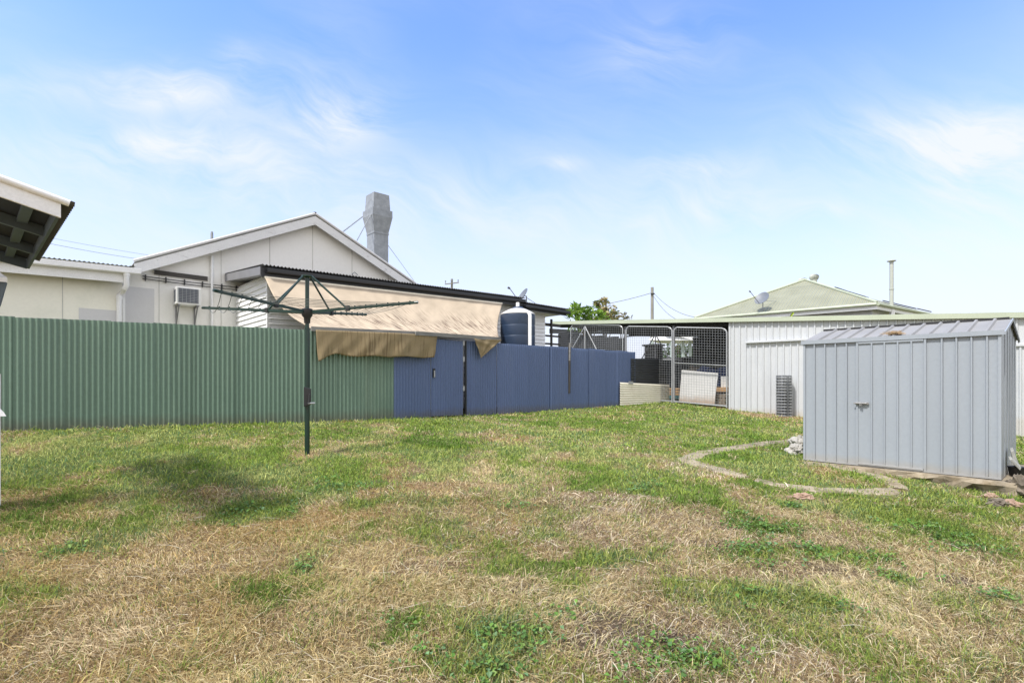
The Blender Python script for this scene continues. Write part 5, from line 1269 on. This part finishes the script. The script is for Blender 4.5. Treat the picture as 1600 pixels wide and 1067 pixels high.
for (x0, y0, x1, y1, D0, D1) in ((1304,449.5,1316,453.5,25.6,25.2),(1315,453.5,1353,465,25.2,24.2),(1379,470.5,1398,475,23.8,23.9),(1399,475.5,1431,483,24.0,24.2),(1433,483,1455,488,24.2,24.5)):
    p, q = at(x0, y0, D0), at(x1, y1, D1); bk = V((.75, .9, .12)); mb = MB(); mb.box(p, q-p, bk, UP*.05); mb.build('solar_panel', 'solar', BH)
fp = at(1393, 476, 22.9); ft = at(1393, 409, 22.9)
vt = MB().tube([fp - UP*.4, ft], .078, 14).build('flue_pipe', 'flue', BH)
mb = MB(); mb.lathe((ft.x, ft.y, ft.z), [(.08, -.02), (.17, .02), (.17, .045), (.05, .09)], 18); mb.build('flue_cap', 'flue', vt)
mb = MB(); m_ = at(1393, 453, 22.9); mb.lathe((m_.x, m_.y, m_.z), [(.078, 0), (.092, .01), (.092, .06), (.078, .07)], 16); mb.build('pipe_joint', 'flue', vt)
# the dish on that roof: foot on the front slope
nrm = (C_-Lp).cross(Pk-Lp).normalized()
u, w = uw(1192, 484); ray = V((u, 1, w)); Dk = (V((Lp.x, Lp.y, Lp.z-EYE))).dot(nrm)/ray.dot(nrm); ro2 = V((u*Dk, Dk, w*Dk+EYE))
sat_dish((ro2.x, ro2.y, ro2.z), 1190, 465.5, Dk-.3, .37, 'grey satellite dish on the pale green roof of the rear house', (-.62, -.45, .55), (1172, 455.5, Dk-.7), 480, lay=((1224,471,.9),))

# ------------------------------------------------------------------ poles and wires
def pole(px, ytop, D, r, label, arm=None):
    t = at(px, ytop, D); g = gz1(t.x, t.y); T = thing('power_pole', label, 'power pole', (t.x, t.y, g), 'timber power poles behind the houses')
    MB().tube([(t.x, t.y, g), (t.x, t.y, t.z)], [r*1.15, r*.9], 12).build('pole_shaft', 'pole', T)
    if arm:
        y, hw = arm; c = at(px, y, D-.2); a = V((hw, hw*.25, .05)); ar = MB().bar(c - a, c + V((hw, hw*.25, .22)), .09, .11).build('crossarm', 'pole', T)
        for k in (-.9, -.1, .9):
            q = c + V((hw*k, hw*.25*k, .18+.1*k)); MB().tube([q, q+UP*.28], [.05,.07], 8).build('insulator', 'galv', T)
    else:
        MB().box((t.x-.15, t.y-.22, t.z-.65), (.30,0,0), (0,.1,0), (0,0,.12)).build('bracket', 'dark_wire', T)
    return t
t1 = pole(1019, 449, 45, .14, 'tall plain timber power pole behind the carport')
t2 = pole(706, 436, 60, .14, 'timber power pole with a crossarm above the extension roof', arm=(444, .78))
def wire(pts, sag, r, label, m_='far_wire', grp='overhead wires'):
    a, b = pts; P_ = [a.lerp(b, t/14) - UP*4*sag*(t/14)*(1-t/14) for t in range(15)]; o = MB().tube(P_, r, 5, cap=False).build('overhead_wire', m_); tag(o, label, 'wire', grp)
wt = t1 - UP*.5
wire((wt - V((.1,0,0)), at(860, 483, 52)), .35, .022, 'overhead wire running from the plain pole left towards the extension roof')
wire((wt + V((.15,0,0)), at(1100, 497, 33)), .5, .016, 'upper overhead wire dropping from the plain pole to the rear house')
wire((wt + V((.15,0,-.3)), at(1088, 503, 33)), .7, .016, 'lower overhead wire dropping from the plain pole to the rear house')
wire((at(-60, 343, 40), at(330, 412, 60)), .3, .012, 'upper faint wire crossing the sky over the left wing')
wire((at(-60, 350, 40), at(330, 417, 60)), .5, .016, 'lower faint wire crossing the sky over the left wing')

# ------------------------------------------------------------------ trees behind the carport
def leafy(name, label, px, py_top, D, spread, n, ll, pal, seed, clusters, trunk_r=.06, kind=0):
    rr = np.random.default_rng(seed); c = at(px, 520, D); g = gz1(c.x, c.y); T = thing(name, label, 'tree', (c.x, c.y, g))
    mb = MB(); fork = V((c.x, c.y, c.z-1.0)); mb.tube([(c.x, c.y, g), (c.x+.05, c.y, (g+fork.z)/2), fork], [trunk_r*1.3, trunk_r*1.1, trunk_r], 8)
    cents = []
    for (x, y, r) in clusters:
        q = at(x, y, D + rr.uniform(-.5, .5)); cents.append((q, r)); m = fork.lerp(q, .55) + V((rr.uniform(-.15,.15), rr.uniform(-.15,.15), .1)); mb.tube([fork, m, q], [trunk_r*.6, trunk_r*.4, trunk_r*.15], 6)
    mb.build('trunk', 'bark', T)
    co_, cl, fq = [], [], []
    for (q, r) in cents:
        for k in range(n):
            v = V(rr.normal(0, 1, 3)); v = v.normalized()*r*rr.uniform(.35, 1)**.6; b = q + v; d = (v.normalized() + V(rr.normal(0, .55, 3)) + UP*(.15 if kind == 0 else -.1)).normalized()
            l = ll*rr.uniform(.6, 1.3); sd = d.cross(V(rr.normal(0, 1, 3))).normalized()*l*(.17 if kind == 0 else .26); dn = UP*(-.18*l)
            i0 = len(co_); co_ += [b, b+d*l*.45+sd, b+d*l+dn, b+d*l*.45-sd]; fq.append((i0, i0+1, i0+2, i0+3)); cc = np.array(pal[rr.integers(0, len(pal))])*np.exp(rr.normal(0, .2)); cl += [cc]*4
    org = ORG[T.name]; o = np_mesh('crown', np.array([tuple(p-org) for p in co_]), np.array(fq), None, np.array(cl), M['leaf']); o.parent = T
leafy('shrub_tree', 'bright green leafy tree showing above the left end of the carport roof', 922, 480, 27, 1, 70, .34, [(.20,.33,.04),(.15,.26,.04),(.30,.42,.08),(.10,.18,.04)], 2, [(903,488,.38),(914,494,.38),(926,491,.36),(899,500,.42),(932,499,.4),(918,502,.5),(940,502,.3),(896,485,.16)])
leafy('shrub_tree', 'taller olive and yellow variegated tree behind the carport roof', 945, 475, 28.5, 1, 75, .22, [(.27,.26,.11),(.17,.20,.07),(.42,.37,.20),(.11,.14,.05),(.32,.24,.11)], 4, [(940,479,.22),(949,482,.34),(955,489,.36),(946,491,.36),(940,498,.34),(957,497,.34),(949,502,.45),(934,474,.10),(943,469,.08)], kind=1)
leafy('shrub_tree', 'sparse small shrub top peeking above the carport roof right of the variegated tree', 972, 495, 29, 1, 26, .22, [(.18,.18,.09),(.24,.20,.10)], 6, [(970,499,.22),(979,501,.2),(984,499,.14),(975,495,.14)])
leafy('shrub_tree', 'dark round tree far off behind the pavilion posts', 1060, 545, 42, 1, 220, .4, [(.05,.09,.03),(.07,.11,.04)], 8, [(1058,552,1.0),(1068,556,.9),(1050,557,.8),(1075,558,.7)], .15)
# one pale leaf spray in front of the rear house wall
c = at(1237, 491, 21.5); mb = MB(); g = gz1(c.x, c.y)
T = thing('plant', 'single lime green leaf shoot above the garage roof edge', 'plant', (c.x, c.y, g))
MB().tube([(c.x-.1, c.y, g), (c.x-.12, c.y, c.z-.25), (c.x-.02, c.y, c.z)], [.03,.02,.01], 6).build('stem', 'bark', T)
org = ORG[T.name]; LF = [(at(1234.5,495.5,21.5), at(1238,490.5,21.5), .06), (at(1236,493,21.5), at(1240.5,488,21.5), .06)]
co_, fq = [], []
for k, (p, q, w_) in enumerate(LF):
    sd = (q-p).cross(V((0,1,0))).normalized()*w_; i0 = len(co_); m = p.lerp(q, .5) + V((0,-.04,.02)); co_ += [p, m+sd, q, m-sd]; fq.append((i0, i0+1, i0+2, i0+3))
o = np_mesh('leaf', np.array([tuple(p-org) for p in co_]), np.array(fq), None, np.array([(.32,.42,.05)]*len(co_)), M['leaf']); o.parent = T

# ------------------------------------------------------------------ patio roof of the near house at the left
Cc = at(95, 313, 4.0); bd = V((-.725, .688, 0)).normalized(); ad = V((-.688, -.725, 0)).normalized(); sl2 = .232; Ld = 2.75; Wd_ = .95
PR = thing('patio_roof', 'corrugated patio roof corner with white fascia at the top left', 'roof', (Cc.x, Cc.y, gz1(Cc.x, Cc.y)))
def pp_(a, b, dz=0): return V((Cc.x + ad.x*a + bd.x*b, Cc.y + ad.y*a + bd.y*b, Cc.z + sl2*a + dz))
mb = MB(); mb.sheet(corr(Ld, amp=.013, n=8), bd, UP, lambda u: pp_(-.085, u, .012), lambda u: pp_(Wd_, u, .012), t=.003); mb.build('roof_sheet', 'charcoal_roof', PR)
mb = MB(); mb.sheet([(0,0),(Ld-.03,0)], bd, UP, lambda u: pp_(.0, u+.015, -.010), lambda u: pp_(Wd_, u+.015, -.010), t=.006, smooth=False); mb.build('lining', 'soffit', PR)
MB().tube([pp_(-.05, -.012, -.004), pp_(Wd_, -.012, -.004)], .026, 10).build('barge_roll', 'white_trim', PR)
MB().prism([pp_(.0, -.006, -.018), pp_(Wd_, -.006, -.018), pp_(Wd_, -.006, -.135), pp_(.0, -.006, -.135)], bd*.025).build('barge_board', 'white_trim', PR)
MB().prism([pp_(.0, .022, -.018), pp_(.0, Ld-.03, -.018), pp_(.0, Ld-.03, -.12), pp_(.0, .022, -.12)], ad*.022).build('fascia', 'rafter', PR)
MB().prism([pp_(.024, Ld-.03, -.018), pp_(Wd_, Ld-.03, -.018), pp_(Wd_, Ld-.03, -.13), pp_(.024, Ld-.03, -.13)], -bd*.03).build('barge_board', 'rafter', PR)
for b in (.92, 1.85): MB().prism([pp_(.03, b, -.02), pp_(Wd_, b, -.02), pp_(Wd_, b, -.11), pp_(.03, b, -.11)], bd*.045).build('rafter', 'rafter', PR)
for a in (.13, .75):
    for b0_, b1_ in ((.025, .915), (.97, 1.845), (1.9, Ld-.065)): MB().prism([pp_(a, b0_, -.018), pp_(a, b1_, -.018), pp_(a, b1_, -.05), pp_(a, b0_, -.05)], ad*.07).build('batten', 'rafter', PR)
# near house: wall off to the left, with a window hood poking into view
wc = V((-4.85, 4.75, 0)); u0 = (1.2-CX)/F; wc = V((u0*4.9, 4.9, 0)); gw = gz1(wc.x, wc.y)-.1
NH = thing('near_house', 'pale house wall corner at the very left edge', 'house', (wc.x, wc.y, gw))
MB().box((wc.x, wc.y, gw), ad*6.0, bd*.12, UP*1.35).build('wall', 'house_wall', NH)
o_ = at(11, 440, 4.6); a0 = at(-30, 420, 4.6)
mb = MB(); mb.prism([at(11.5, 441, 4.6), at(-40, 406, 4.6), at(-40, 396, 4.6), at(11.5, 434, 4.6)], V((-.9, -.6, 0))); mb.build('window_hood', 'white_trim', NH)
mb = MB(); mb.prism([at(10, 441.5, 4.6), at(-40, 408, 4.6), at(-40, 560, 4.6), at(0, 476, 4.6)], V((-.02, .03, 0))); mb.build('hood_side', 'rafter', NH)
mb = MB(); mb.prism([at(10, 650, 4.7), at(-40, 620, 4.7), at(-40, 612, 4.7), at(0, 638, 4.7), at(6, 644, 4.7)], V((-.9, -.6, 0))); mb.build('sill', 'white_trim', NH)
